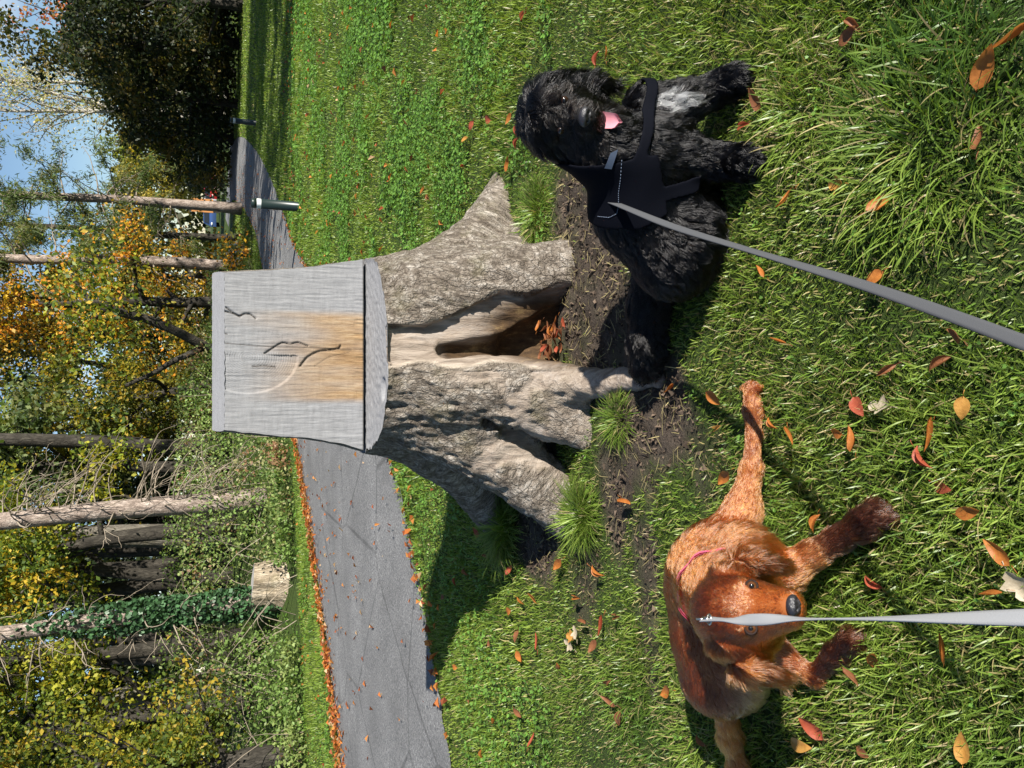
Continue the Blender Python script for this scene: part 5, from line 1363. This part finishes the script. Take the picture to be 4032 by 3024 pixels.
# -- undergrowth on the bank: brambles and nettles as one mass
rng_ = np.random.default_rng(12); n = 70000
x = rng_.uniform(-16, 4.0, n); w_e = wood_edge(x); dpt = rng_.random(n)**1.7*5.5; y = w_e+.25+dpt
top = (.30+1.0*smooth(0, 1.8, dpt))*(.55+.9*fbm2(x, y, .8, 3, 22)); z = gz(x, y)+top*rng_.random(n)**.55
smx = G(1152, 2290); k = (np.abs(x) < .5*(y*.93+.6)*1.25+.3) & ~((np.abs(x-smx[0]) < .50) & (y < smx[1]+.35)); P = np.stack([x, y, z], 1)[k]; n = len(P)
v, f, c = leaf_cards(P, rng_.uniform(.035, .085, n), palette(n, [(.16, .25, .06), (.23, .29, .09), (.10, .16, .04), (.30, .29, .13), (.26, .15, .08)], (4, 4, 3, 2, .6), rng_, P, 1.1, 7), rng_, .1, .6)
o = link('bramble_undergrowth', mesh_np('bramble_undergrowth', v, f, True, c), M_FOL); tag(o, 'pale green brambles and nettles covering the bank of the left wood', 'undergrowth', kind='stuff')
mb = MB()
for k_ in range(150):
    x0 = rng_.uniform(-12, 1.5); y0 = float(wood_edge(np.array([x0]))[0])+rng_.uniform(.4, 3.0); a = rng_.uniform(0, 6.28)
    b0, r0 = limb((x0, y0, float(gz(np.array([x0]), np.array([y0]))[0])), (math.cos(a)*.4, math.sin(a)*.4, 1), rng_.uniform(.8, 2.0), .009, .003, rng_, 8, .12, -.12); mb.tube(b0, r0, 3, cap=False)
o = link('bramble_stems', mb.build('bramble_stems', True, False), M_TWIG); tag(o, 'thin arching bramble stems over the bank', 'undergrowth', kind='stuff')
# dark hedge under the dark trees at the right
rng_ = np.random.default_rng(14); n = 16000
x = rng_.uniform(11, 26, n); y0 = np.interp(x, [11, 13, 15, 18, 26], [46, 40, 35, 31, 30]); y = y0+rng_.random(n)*4
z = gz(x, y)+(1.6+1.2*fbm2(x, y, .5, 2, 3))*rng_.random(n)**.7; P = np.stack([x, y, z], 1)
v, f, c = leaf_cards(P, rng_.uniform(.12, .28, n), palette(n, *DARK_P, rng_, P, .5, 3), rng_, .1, .7)
o = link('dark_undergrowth', mesh_np('dark_undergrowth', v, f, True, c), M_FOL); tag(o, 'dark shrubs under the evergreen trees at the right', 'undergrowth', kind='stuff')
# ------------------------------------------------------------------ bollards, small stump, far cars, sign
M_BOLL = m_plain('black_green_plastic', (.012, .022, .018), .38, .5, .2, 20)
M_BAND = m_plain('white_band', (.62, .64, .62), .5, .4, .12, 30)
def bollard(label, base, H, r, cap_band=True):
    b = np.array([base[0], base[1], float(gz(np.array([base[0]]), np.array([base[1]]))[0])])
    t = thing('bollard', label, 'bollard', tuple(b), 'bollards along the path')
    mb = MB(); mb.lathe([(0.0, -.05), (r*1.04, -.05), (r*1.04, .02), (r, .025), (r, H*.80), (r*.96, H*.80), (r*.96, H*.90), (r, H*.90), (r, H*.975), (r*.85, H), (0.0, H+.004)], 20); adopt_local(link('post', mb.build('post', True, False), M_BOLL), t)
    mb = MB(); mb.lathe([(r*.985, H*.805), (r*.99, H*.81), (r*.99, H*.89), (r*.985, H*.895)], 20); adopt_local(link('reflective_band', mb.build('reflective_band', True, False), M_BAND), t)
    for o in t.children:
        for p in o.data.polygons: p.use_smooth = True
bollard('nearest black bollard with white band, right of the stump on the path edge', G(1183, 815), .72, .075)
bollard('middle black bollard on the shaded lawn right of the path', G(1008, 485), .72, .075)
bollard('farthest black bollard near the foot of the dark trees', G(915, 449), .72, .075)
# small stump across the path
sm = G(1152, 2290); sm[2] = 0
def small_sdf(P):
    q = P-sm; th = np.arctan2(q[:, 1], q[:, 0]); z = np.clip(q[:, 2], -.1, 1)
    r = np.interp(z, [-.1, 0, .15, .35, .8], [.60, .54, .43, .36, .325])*(1+.05*np.sin(5*th+1)+.04*np.sin(9*th))
    d = np.hypot(q[:, 0], q[:, 1])-r
    for a, L in ((.3, .56), (2.9, .60), (4.6, .5), (1.6, .5)):
        d = smin(d, d_cone(P, sm+np.array([math.cos(a)*.2, math.sin(a)*.2, .28]), .12, sm+np.array([math.cos(a)*L, math.sin(a)*L, -.02]), .05), .08)
    pn = np.stack([P[:, 0], P[:, 1], P[:, 2]*.25], 1); return d+np.abs(fbm(pn, 22, 2, 4)-.5)*.05
V, F = body_surface(small_sdf, sm+np.array([-.9, -.9, -.08]), sm+np.array([.9, .9, .85]), .02)
bmx = bmesh.new(); tmp = mesh_np('tmp', V, F); bmx.from_mesh(tmp); bpy.data.meshes.remove(tmp); cut(bmx, (sm[0], sm[1], .66), Vector((.10, .02, 1)).normalized())
me = bpy.data.meshes.new('trunk_base'); bmx.to_mesh(me); bmx.free(); me.polygons.foreach_set('use_smooth', np.ones(len(me.polygons), bool))
t = thing('tree_stump', 'small pale tree stump across the path in front of the ivy trunk', 'tree stump', tuple(sm))
M_SST = m_bark_simple('small_stump_wood', (.12, .09, .06), (.34, .28, .20), (.58, .51, .40), .55, .18, .3)
adopt(link('trunk_base', me, M_SST), t)
th = np.linspace(0, 2*math.pi, 40); rr_ = np.linspace(0, 1, 8)
rad = [extents(lambda s, a=a: np.stack([sm[0]+np.cos(a)*s, sm[1]+np.sin(a)*s, np.full_like(s, .60)], 1)*1.0, 0, .5) if False else None for a in th]
Pc = []
for a in th:
    s = np.linspace(0, .5, 120); pp = np.stack([sm[0]+np.cos(a)*s, sm[1]+np.sin(a)*s, .66-.10*np.cos(a)*s-.02*np.sin(a)*s], 1); d = small_sdf(pp); k = np.where(d > 0)[0][0]; Pc.append([sm+np.array([np.cos(a)*s[k]*q, np.sin(a)*s[k]*q, .66-.10*np.cos(a)*s[k]*q-.02*np.sin(a)*s[k]*q-.002]) for q in rr_])
mb = MB(); mb.grid(np.array(Pc)[::-1]); M_STOP = m_plain('grey_sawn_top', (.30, .29, .28), .8, .2, .3, 40); adopt(link('cut_top', mb.build('cut_top', True, False), M_STOP), t)

# far parked cars
M_GLASS = m_plain('car_glass', (.02, .025, .03), .08, .6, .1, 5)
M_TYRE = m_plain('tyre', (.015, .015, .015), .8, .3, .2, 30)
M_RIM = m_plain('wheel_rim', (.5, .5, .52), .3, .5, .1, 30, metal=1.0)
M_LAMP = m_plain('lamp_lens', (.75, .75, .72), .15, .6, .05, 30)
M_TAIL = m_plain('tail_lens', (.45, .02, .02), .2, .6, .05, 30)
def car(label, base, rz, paint):
    t = thing('parked_car', label, 'car', (base[0], base[1], float(gz(np.array([base[0]]), np.array([base[1]]))[0])), 'cars parked at the far end of the path'); t.rotation_euler = (0, 0, rz)
    prof = [(-2.0, .32), (-2.05, .62), (-1.95, .86), (-1.25, .92), (-.75, 1.40), (-.2, 1.47), (.75, 1.44), (1.45, 1.02), (1.95, .92), (2.05, .70), (2.0, .32)]
    secs = []
    for s, in_ in ((-.86, .12), (-.80, .02), (-.4, 0), (.4, 0), (.80, .02), (.86, .12)):
        secs.append([(x*(1-.03*abs(s)), s*(1 if z < .95 else .82), max(.30, z-in_*(.5 if z > .95 else .3))) for x, z in prof])
    mb = MB(); mb.grid(np.array(secs)); mb.grid(np.array(secs)[[0, 0]]*np.array([1, 1, 1])) if False else None
    for sd in (0, 5):
        pts = np.array(secs[sd]); n = len(pts); mb.add(np.vstack([pts, pts.mean(0)]), None, [[k, (k+1) % n, n] for k in range(n)])
    adopt_local(link('body', mb.build('body', True, False), m_plain('car_paint_'+label.split()[0], paint, .3, .5, .05, 4, coat=.6)), t)
    for y_ in (-.765, .765):
        mb = MB(); mb.add([(-1.1, y_*1.03, .96), (-.72, y_*.94, 1.36), (.65, y_*.94, 1.36), (1.2, y_*1.03, 1.0)], [[0, 1, 2, 3]]); mb.add([(-1.1, y_*1.0, .96), (-.72, y_*.90, 1.36), (.65, y_*.90, 1.36), (1.2, y_*1.0, 1.0)], [[3, 2, 1, 0]]); adopt_local(link('side_window', mb.build('side_window', False, False), M_GLASS), t)
    for xs, nm in ((((-1.27, .93), (-.80, 1.36)), 'windscreen'), (((1.44, 1.05), (.82, 1.41)), 'rear_window')):
        mb = MB(); (xa, za), (xb, zb) = xs; o_ = .02 if nm == 'rear_window' else -.02; mb.add([(xa+o_, -.62, za+.02), (xa+o_, .62, za+.02), (xb+o_, .55, zb+.02), (xb+o_, -.55, zb+.02)], [[0, 1, 2, 3]]); adopt_local(link(nm, mb.build(nm, False, False), M_GLASS), t)
    for x_ in (-1.28, 1.28):
        for y_ in (-.78, .78):
            w = MB(); w.lathe([(.18, -.1), (.31, -.1), (.33, -.06), (.33, .06), (.31, .1), (.18, .1)], 18); wo = link('wheel', w.build('wheel', True, False), M_TYRE, t, (x_, y_, .32)); wo.rotation_euler = (math.pi/2, 0, 0)
            w = MB(); w.lathe([(0, .09), (.1, .095), (.18, .08), (.19, 0), (.18, -.08), (.1, -.095), (0, -.09)], 14); link('rim', w.build('rim', True, False), M_RIM, wo)
    for y_ in (-.6, .6):
        mb = MB(); uv_ball(mb, (-2.0, y_, .70), (.07, .16, .08), None, 12, 8); adopt_local(link('headlight', mb.build('headlight', True, False), M_LAMP), t)
        mb = MB(); uv_ball(mb, (2.02, y_, .78), (.05, .14, .09), None, 12, 8); adopt_local(link('tail_light', mb.build('tail_light', True, False), M_TAIL), t)
    return t
car('red car parked at the far end of the path', at(405, 80), 1.2, (.45, .02, .02))
car('blue car parked left of the orange board at the far end', at(468, 80), 1.3, (.04, .08, .20))
car('white car half hidden between the red car and the orange board', at(428, 85), 1.2, (.75, .75, .75))
M_BRD = m_plain('orange_board', (.40, .17, .05), .6, .3, .2, 8)
pb = at(447, 76); t = thing('notice_board', 'orange brown wooden notice board between the parked cars', 'notice board', (pb[0], pb[1], 0))
mb = MB(); mb.box((0, 0, 1.6), (.62, .06, .95)); adopt_local(link('board', mb.build('board', False, False), M_BRD), t)
for s_ in (-.5, .5): mb = MB(); mb.box((s_, .10, 1.0), (.06, .035, 1.0)); adopt_local(link('post', mb.build('post', False, False), M_BARK_DARK), t)
mb = MB(); mb.box((0, 0, 2.62), (.72, .14, .05)); adopt_local(link('roof', mb.build('roof', False, False), M_BARK_DARK), t)
pb = at(343, 56); t = thing('sign', 'small grey green sign on a post right of the red car', 'sign', (pb[0], pb[1], 0))
mb = MB(); mb.box((0, 0, 1.75), (.42, .02, .5)); adopt_local(link('panel', mb.build('panel', False, False), m_plain('grey_green_panel', (.09, .12, .12), .5, .4, .1, 5)), t)
mb = MB(); mb.tube([(0, .05, 0), (0, .05, 2.2)], .04, 8); adopt_local(link('post', mb.build('post', True, False), M_BOLL), t)
# low white rail fence by the cars
pb = at(376, 76); t = thing('rail_fence', 'low pale rail fence right of the red car', 'fence', (pb[0], pb[1], 0)); M_RAIL = m_plain('pale_rail', (.42, .36, .33), .7, .3, .15, 20)
for z_ in (.45, .85): mb = MB(); mb.box((0, 0, z_), (1.5, .03, .05)); adopt_local(link('rail', mb.build('rail', False, False), M_RAIL), t)
for x_ in (-1.4, 0, 1.4): mb = MB(); mb.box((x_, .075, .5), (.05, .04, .5)); adopt_local(link('post', mb.build('post', False, False), M_RAIL), t)
# pale boulder on the far verge
rk = np.array([*at(556, 30), 0]); rk[2] = gz(rk[:1], rk[1:2])[0]
V, F = body_surface(lambda P: d_ell(P, rk+np.array([0, 0, .22]), (.55, .35, .42))+(fbm(P, 3, 3, 4)-.5)*.3, rk-np.array([.9, .8, .1]), rk+np.array([.9, .8, 1.0]), .05)
o = link('boulder', mesh_np('boulder', V-rk, F, True), m_plain('pale_stone', (.45, .43, .38), .85, .2, .3, 5, bump=.4)); o.location = rk
tag(o, 'pale boulder on the verge right behind the stump back', 'boulder')
# ------------------------------------------------------------------ fallen leaves
def m_leaf(name, c0, c1):
    b = NB(name); v = b.coords(); n = b.ramp(b.noise(v, 42, 6, .7), [(.3, (0, 0, 0)), (.7, (1, 1, 1))]); w = b.n('ShaderNodeTexWave'); w.inputs['Scale'].default_value = 38; w.inputs['Distortion'].default_value = 4.0; b.l(v, w.inputs['Vector'])
    c = b.mix(n, c0, c1); c = b.mix(b.math('MULTIPLY', w.outputs['Fac'], .10), c, tuple(x*.6 for x in c0))
    return b.pbr(c, .5, .35, b.bump(n, .4, .002), trans=(.3, tuple(min(1, x*1.2) for x in c1)))
LM = {'orange': m_leaf('orange_leaf', (.26, .075, .016), (.50, .19, .04)), 'red': m_leaf('red_brown_leaf', (.26, .05, .025), (.42, .10, .05)), 'brown': m_leaf('brown_leaf', (.15, .055, .025), (.30, .12, .05)),
      'gold': m_leaf('gold_leaf', (.34, .15, .03), (.54, .29, .07)), 'pale': m_leaf('pale_dry_leaf', (.30, .24, .16), (.50, .43, .32))}
LSH = [leaf_mesh('leaf_a', .062, .036, .5, .5, 1), leaf_mesh('leaf_b', .056, .034, 1.0, -.6, 2), leaf_mesh('leaf_c', .066, .030, 1.5, .8, 3), leaf_mesh('leaf_d', .052, .036, .25, -.3, 4), leaf_mesh('leaf_e', .062, .050, .5, .5, 5, True)]
LDATA = {}
def leaf_data(si, colr):
    if (si, colr) not in LDATA:
        d = LSH[si].copy(); d.name = 'fallen_leaf'; d.materials.clear(); d.materials.append(LM[colr]); LDATA[(si, colr)] = d
    return LDATA[(si, colr)]
rl = random.Random(3)
def put_leaf(x, y, colr, label, size=1.0, si=None, zoff=None, group='fallen leaves on the grass', rz=None):
    si = si if si is not None else rl.choice([0, 0, 1, 2, 3]); o = bpy.data.objects.new('fallen_leaf', leaf_data(si, colr)); COL.objects.link(o)
    so = float(soil_mask(np.array([x]), np.array([y]))[0])
    z = float(gz(np.array([x]), np.array([y]))[0])+(zoff if zoff is not None else (.012 if so > .5 else .034)+rl.uniform(-.004, .010))
    o.location = (x, y, z); o.rotation_euler = (rl.gauss(0, .28), rl.gauss(0, .28), rz if rz is not None else rl.uniform(0, 6.28)); s = .88*size*rl.uniform(.85, 1.15); o.scale = (s, s, s)
    return tag(o, label, 'leaf', group)
def LF(dx, dy, colr, label, size=1.0, si=None): p = D(dx, dy, .03); return put_leaf(p[0], p[1], colr, label, size, si)
# the ones that stand out
LF(1845, 878, 'red', 'broad red leaf beside the pale torn leaf, right of the red dog\'s near paw', 1.15, 3)
LF(1895, 880, 'pale', 'pale torn dry leaf on the grass beside the broad red leaf', 1.2, 4)
LF(2082, 882, 'gold', 'flat golden leaf with clear veins between the two leads', 1.0, 3)
LF(2005, 945, 'orange', 'long curled orange leaf above the pinkish leaf pair', 1.25, 2)
LF(1992, 990, 'red', 'pinkish red leaf just below the long curled orange leaf', 1.2, 1)
LF(2025, 1052, 'red', 'red brown leaf halfway between the lower lead and the curled orange leaf', 1.0, 3)
LF(2095, 1105, 'orange', 'orange leaf at the lower grass right of the pale lead', 1.1, 0)
LF(2158, 1192, 'orange', 'toothed orange leaf close to the bottom of the lawn, right of the pale lead', 1.25, 0)
LF(2150, 1275, 'orange', 'thin orange leaf curled on edge just right of the pale lead', 1.0, 2)
LF(2195, 1265, 'pale', 'large pale leaf curled up at the very bottom by the pale lead', 1.0, 4)
LF(2042, 1390, 'orange', 'pointed orange leaf just left of the pale lead', 1.1, 2)
LF(1890, 1420, 'orange', 'bright orange leaf by the red dog\'s hind foot', 1.15, 0)
LF(1850, 1455, 'brown', 'brown leaf on edge against the bright orange leaf by the hind foot', 1.0, 2)
LF(1748, 1570, 'red', 'dark red leaf with pale midrib below the red dog\'s belly', 1.25, 0)
LF(1728, 1610, 'gold', 'golden leaf left of the dark red leaf below the belly', 1.2, 3)
LF(1862, 1625, 'brown', 'small brown leaf near the left edge of the lawn', .9, 3)
LF(2090, 1610, 'gold', 'big golden brown leaf in the bottom left corner of the lawn', 1.25, 0)
LF(1878, 1258, 'red', 'red leaf curled on the grass right of the red dog\'s face', 1.1, 1)
LF(1793, 1215, 'brown', 'brown leaf half under the red dog\'s stretched foreleg', 1.2, 1)
LF(1765, 1130, 'orange', 'small orange leaf between the red dog\'s two forelegs', 1.0, 1)
LF(1715, 945, 'orange', 'narrow rust leaf below the red dog\'s stretched paw', .95, 2)
LF(1803, 935, 'orange', 'oval orange leaf right of the narrow rust leaf', 1.0, 3)
LF(1850, 945, 'orange', 'very thin twisted orange leaf below the broad red leaf', 1.1, 2)
LF(1668, 915, 'orange', 'rust leaf touching the red dog\'s outstretched paw', 1.0, 1)
LF(1570, 1030, 'orange', 'golden orange leaf behind the red dog\'s stretched leg', 1.2, 0)
LF(1548, 860, 'orange', 'orange leaf on the worn grass between the two dogs', 1.2, 0)
LF(1442, 835, 'orange', 'slender orange leaf at the tip of the grey root', 1.3, 2)
LF(1547, 925, 'gold', 'yellow brown leaf on bare soil near the red dog\'s paw', 1.0, 1)
LF(1357, 1080, 'orange', 'long orange leaf lying on the bare soil left of the roots', 1.5, 2)
LF(1512, 1600, 'brown', 'brown leaf by the red dog\'s tail', 1.0, 1)
LF(1448, 1495, 'orange', 'orange leaf beside the red dog\'s back', 1.4, 0)
LF(1892, 602, 'orange', 'flat bright orange leaf under the dark lead', 1.1, 3)
LF(1655, 585, 'orange', 'small pale orange leaf close to the dark lead', .9, 2)
LF(1680, 735, 'orange', 'small orange leaf alone on the grass below the dark lead', .9, 2)
LF(1915, 800, 'brown', 'brown leaf standing on edge below the dark lead', 1.1, 1)
LF(2025, 785, 'brown', 'brown curled leaf between the dark lead and the golden leaf', 1.1, 1)
LF(2070, 722, 'brown', 'brown leaf partly covered by the dark lead', 1.2, 0)
LF(1712, 432, 'orange', 'orange leaf between the black dog\'s paw and the dark lead', 1.0, 0)
LF(1915, 440, 'orange', 'rust orange leaf below the black dog\'s paws', 1.1, 0)
LF(1820, 400, 'gold', 'yellowed crumpled leaf under the black dog\'s near paw', 1.2, 4)
LF(2125, 300, 'brown', 'brown leaf on the far side of the largest tuft', 1.1, 0)
LF(2140, 145, 'orange', 'large rust leaf above the largest tuft at the right', 1.5, 0)
LF(2190, 85, 'orange', 'long orange brown leaf in the bottom right corner', 1.3, 2)
LF(1845, 55, 'brown', 'dark brown leaf at the right edge of the lawn', 1.2, 1)
LF(1838, 75, 'brown', 'purplish leaf sunk in the grass at the right edge', 1.3, 0)
LF(1480, 190, 'pale', 'pale brown leaf right of the black dog\'s chest', 1.2, 0)
LF(1640, 215, 'brown', 'brown leaf beside the black dog\'s far paw', 1.2, 0)
LF(1610, 275, 'red', 'red leaf between the black dog\'s front paws', 1.0, 1)
LF(1310, 115, 'orange', 'orange leaf beside the black dog\'s ear', 1.2, 0)
LF(1285, 125, 'red', 'red leaf next to the orange one beside the black dog\'s ear', 1.1, 1)
LF(1130, 35, 'red', 'red leaf high on the right edge of the lawn', 1.4, 1)
LF(1055, 258, 'red', 'double red leaf on the lawn behind the black dog\'s head', 1.6, 3)
LF(1018, 272, 'red', 'red leaf farther off than the double red leaf', 1.5, 3)
LF(1008, 300, 'gold', 'golden leaf behind the black dog\'s head', 1.4, 0)
LF(1105, 258, 'orange', 'orange leaf just behind the black dog\'s head', 1.2, 0)
LF(1118, 283, 'red', 'red leaf touching the black dog\'s head', 1.2, 3)
LF(1118, 310, 'red', 'red leaf left of the black dog\'s topknot', 1.2, 1)
LF(1105, 355, 'orange', 'orange leaf on dry grass left of the black dog\'s head', 1.3, 0)
LF(915, 410, 'orange', 'orange leaf on the lawn right of the stump', 1.5, 0)
LF(1010, 358, 'red', 'small red leaf on the lawn between the stump and the black dog\'s head', 1.3, 2)
LF(925, 425, 'brown', 'brown leaf beside the orange leaf right of the stump', 1.4, 1)
# left lawn
for k_, (dx, dy, cl) in enumerate(((1210, 1218, 'orange'), (1292, 1235, 'orange'), (1245, 1290, 'orange'), (1155, 1290, 'orange'), (1125, 1300, 'orange'), (1300, 1355, 'red'), (1265, 1340, 'brown'), (1115, 1375, 'brown'), (1120, 1420, 'orange'), (1060, 1385, 'brown'),
                                   (1335, 1330, 'brown'), (1215, 1440, 'orange'), (1320, 1475, 'brown'), (1325, 1510, 'brown'), (1340, 1550, 'brown'), (1120, 1540, 'brown'), (1020, 1515, 'brown'), (1075, 1555, 'orange'), (1150, 1600, 'red'), (1040, 1630, 'orange'),
                                   (1100, 1320, 'orange'), (1105, 1230, 'red'), (1010, 1235, 'brown'), (985, 1255, 'red'), (1060, 1200, 'red'), (1035, 1150, 'red'), (1290, 1395, 'brown'), (1165, 1385, 'red'), (985, 1440, 'orange'), (960, 1290, 'brown'))):
    LF(dx, dy, cl, {'orange': 'small rust orange leaf lying on the lawn left of the stump', 'red': 'small red leaf lying on the lawn left of the stump', 'brown': 'small dark brown leaf lying on the lawn left of the stump'}[cl], 1.25)
for a_, (dx, dy) in enumerate(((1240, 1375), (1250, 1365), (1238, 1390))): LF(dx, dy, 'pale' if a_ else 'gold', 'one of the crumpled pale leaves heaped on the left lawn', 1.2, 4)
# leaf heap in the hollow
for k_ in range(34):
    a = rl.uniform(0, 6.28); r = rl.uniform(0, .10); put_leaf(.205+r*math.cos(a), 2.86+r*.9*math.sin(a), rl.choice(['brown', 'red', 'brown', 'orange']), 'one of the brown leaves heaped in the stump\'s hollow', .9, None, rl.uniform(.02, .09), 'leaves heaped in the hollow')
# drift of leaves along the far kerb of the path and strewn over it: too many to count
rng_ = np.random.default_rng(21); Vs, Fs, Cs, off = [], [], [], 0
base_v = np.zeros(len(LSH[0].vertices)*3); 
def litter(x, y, z, cols, size):
    n = len(x); az = rng_.uniform(0, 6.283, n); tl = rng_.normal(0, .35, n); d = np.stack([np.cos(az), np.sin(az), tl], 1); s = np.stack([-np.sin(az), np.cos(az), rng_.normal(0, .35, n)], 1); P = np.stack([x, y, z], 1); L = size[:, None]
    V = np.stack([P-d*L*.5, P-s*L*.3+np.array([0, 0, .25])*L, P+d*L*.5, P+s*L*.3+np.array([0, 0, .25])*L, P], 1); b = np.arange(n)*5
    F = np.concatenate([np.stack([b, b+1, b+4], 1), np.stack([b+1, b+2, b+4], 1), np.stack([b+2, b+3, b+4], 1), np.stack([b+3, b, b+4], 1)])
    return V.reshape(-1, 3), F, np.repeat(cols, 5, 0)
LC = [(.42, .13, .03), (.50, .20, .05), (.30, .08, .03), (.55, .36, .20), (.22, .08, .04)]
n = 7000; s_ = rng_.integers(0, 200, n)+rng_.random(n); i0 = s_.astype(int); fr = (s_-i0)[:, None]; E = FE[i0]*(1-fr)+FE[np.minimum(i0+1, 219)]*fr; nd = nrm(FE[i0]-NE[i0]); dd = .14-np.abs(rng_.normal(0, .30, n))*(.3+1.2*fbm2(E[:, 0], E[:, 1], 1.3, 2, 8))+rng_.normal(0, .07, n)
Pl = E+nd*dd[:, None]; kk = Pl[:, 1] < 17-5*rng_.random(n); Pl = Pl[kk]
A1 = litter(Pl[:, 0], Pl[:, 1], gz(Pl[:, 0], Pl[:, 1])+rng_.uniform(.02, .06, len(Pl)), palette(len(Pl), LC, (4, 4, 2, 2, 1), rng_), rng_.uniform(.05, .085, len(Pl)))
n = 800; s_ = rng_.uniform(0, 1, n)**.8*150; i0 = s_.astype(int); w = rng_.random(n)**.6; Pp = NE[i0]*(1-w[:, None])+FE[i0]*w[:, None]+rng_.normal(0, .1, (n, 2)); Pp = Pp[(Pp[:, 1] > 3)]
A2 = litter(Pp[:, 0], Pp[:, 1], gz(Pp[:, 0], Pp[:, 1])+.060, palette(len(Pp), LC, (3, 3, 3, 3, 2), rng_), rng_.uniform(.035, .07, len(Pp)))
n = 260; s_ = rng_.uniform(20, 110, n); i0 = s_.astype(int); Pn = NE[i0]+nrm(NE[i0]-FE[i0])*np.abs(rng_.normal(0, .14, n))[:, None]
A3 = litter(Pn[:, 0], Pn[:, 1], gz(Pn[:, 0], Pn[:, 1])+.04, palette(n, LC, (4, 3, 3, 1, 1), rng_), rng_.uniform(.05, .075, n))
def verge(n, y0, y1, xa, xb):
    x = rng_.uniform(xa, xb, n); y = rng_.uniform(y0, y1, n); k = ~path_side(x, y) & (y < np.where(x < 1, wood_edge(x)+.3, 99)); x, y = x[k], y[k]
    return litter(x, y, gz(x, y)+.045, palette(len(x), LC, (4, 3, 3, 1, 2), rng_), rng_.uniform(.045, .075, len(x)))
A4 = verge(260, 4.4, 9, -1.5, 6); A5 = verge(420, 7, 15, -9, 0); A6 = verge(300, 9, 15, 0, 8)
V, F, C_ = merge([A1, A2, A3, A4, A5, A6])
o = link('leaf_litter', mesh_np('leaf_litter', V, F, False, C_), M_FOL); tag(o, 'drift of orange leaves along the far edge of the path and scattered over it', 'leaf litter', kind='stuff')
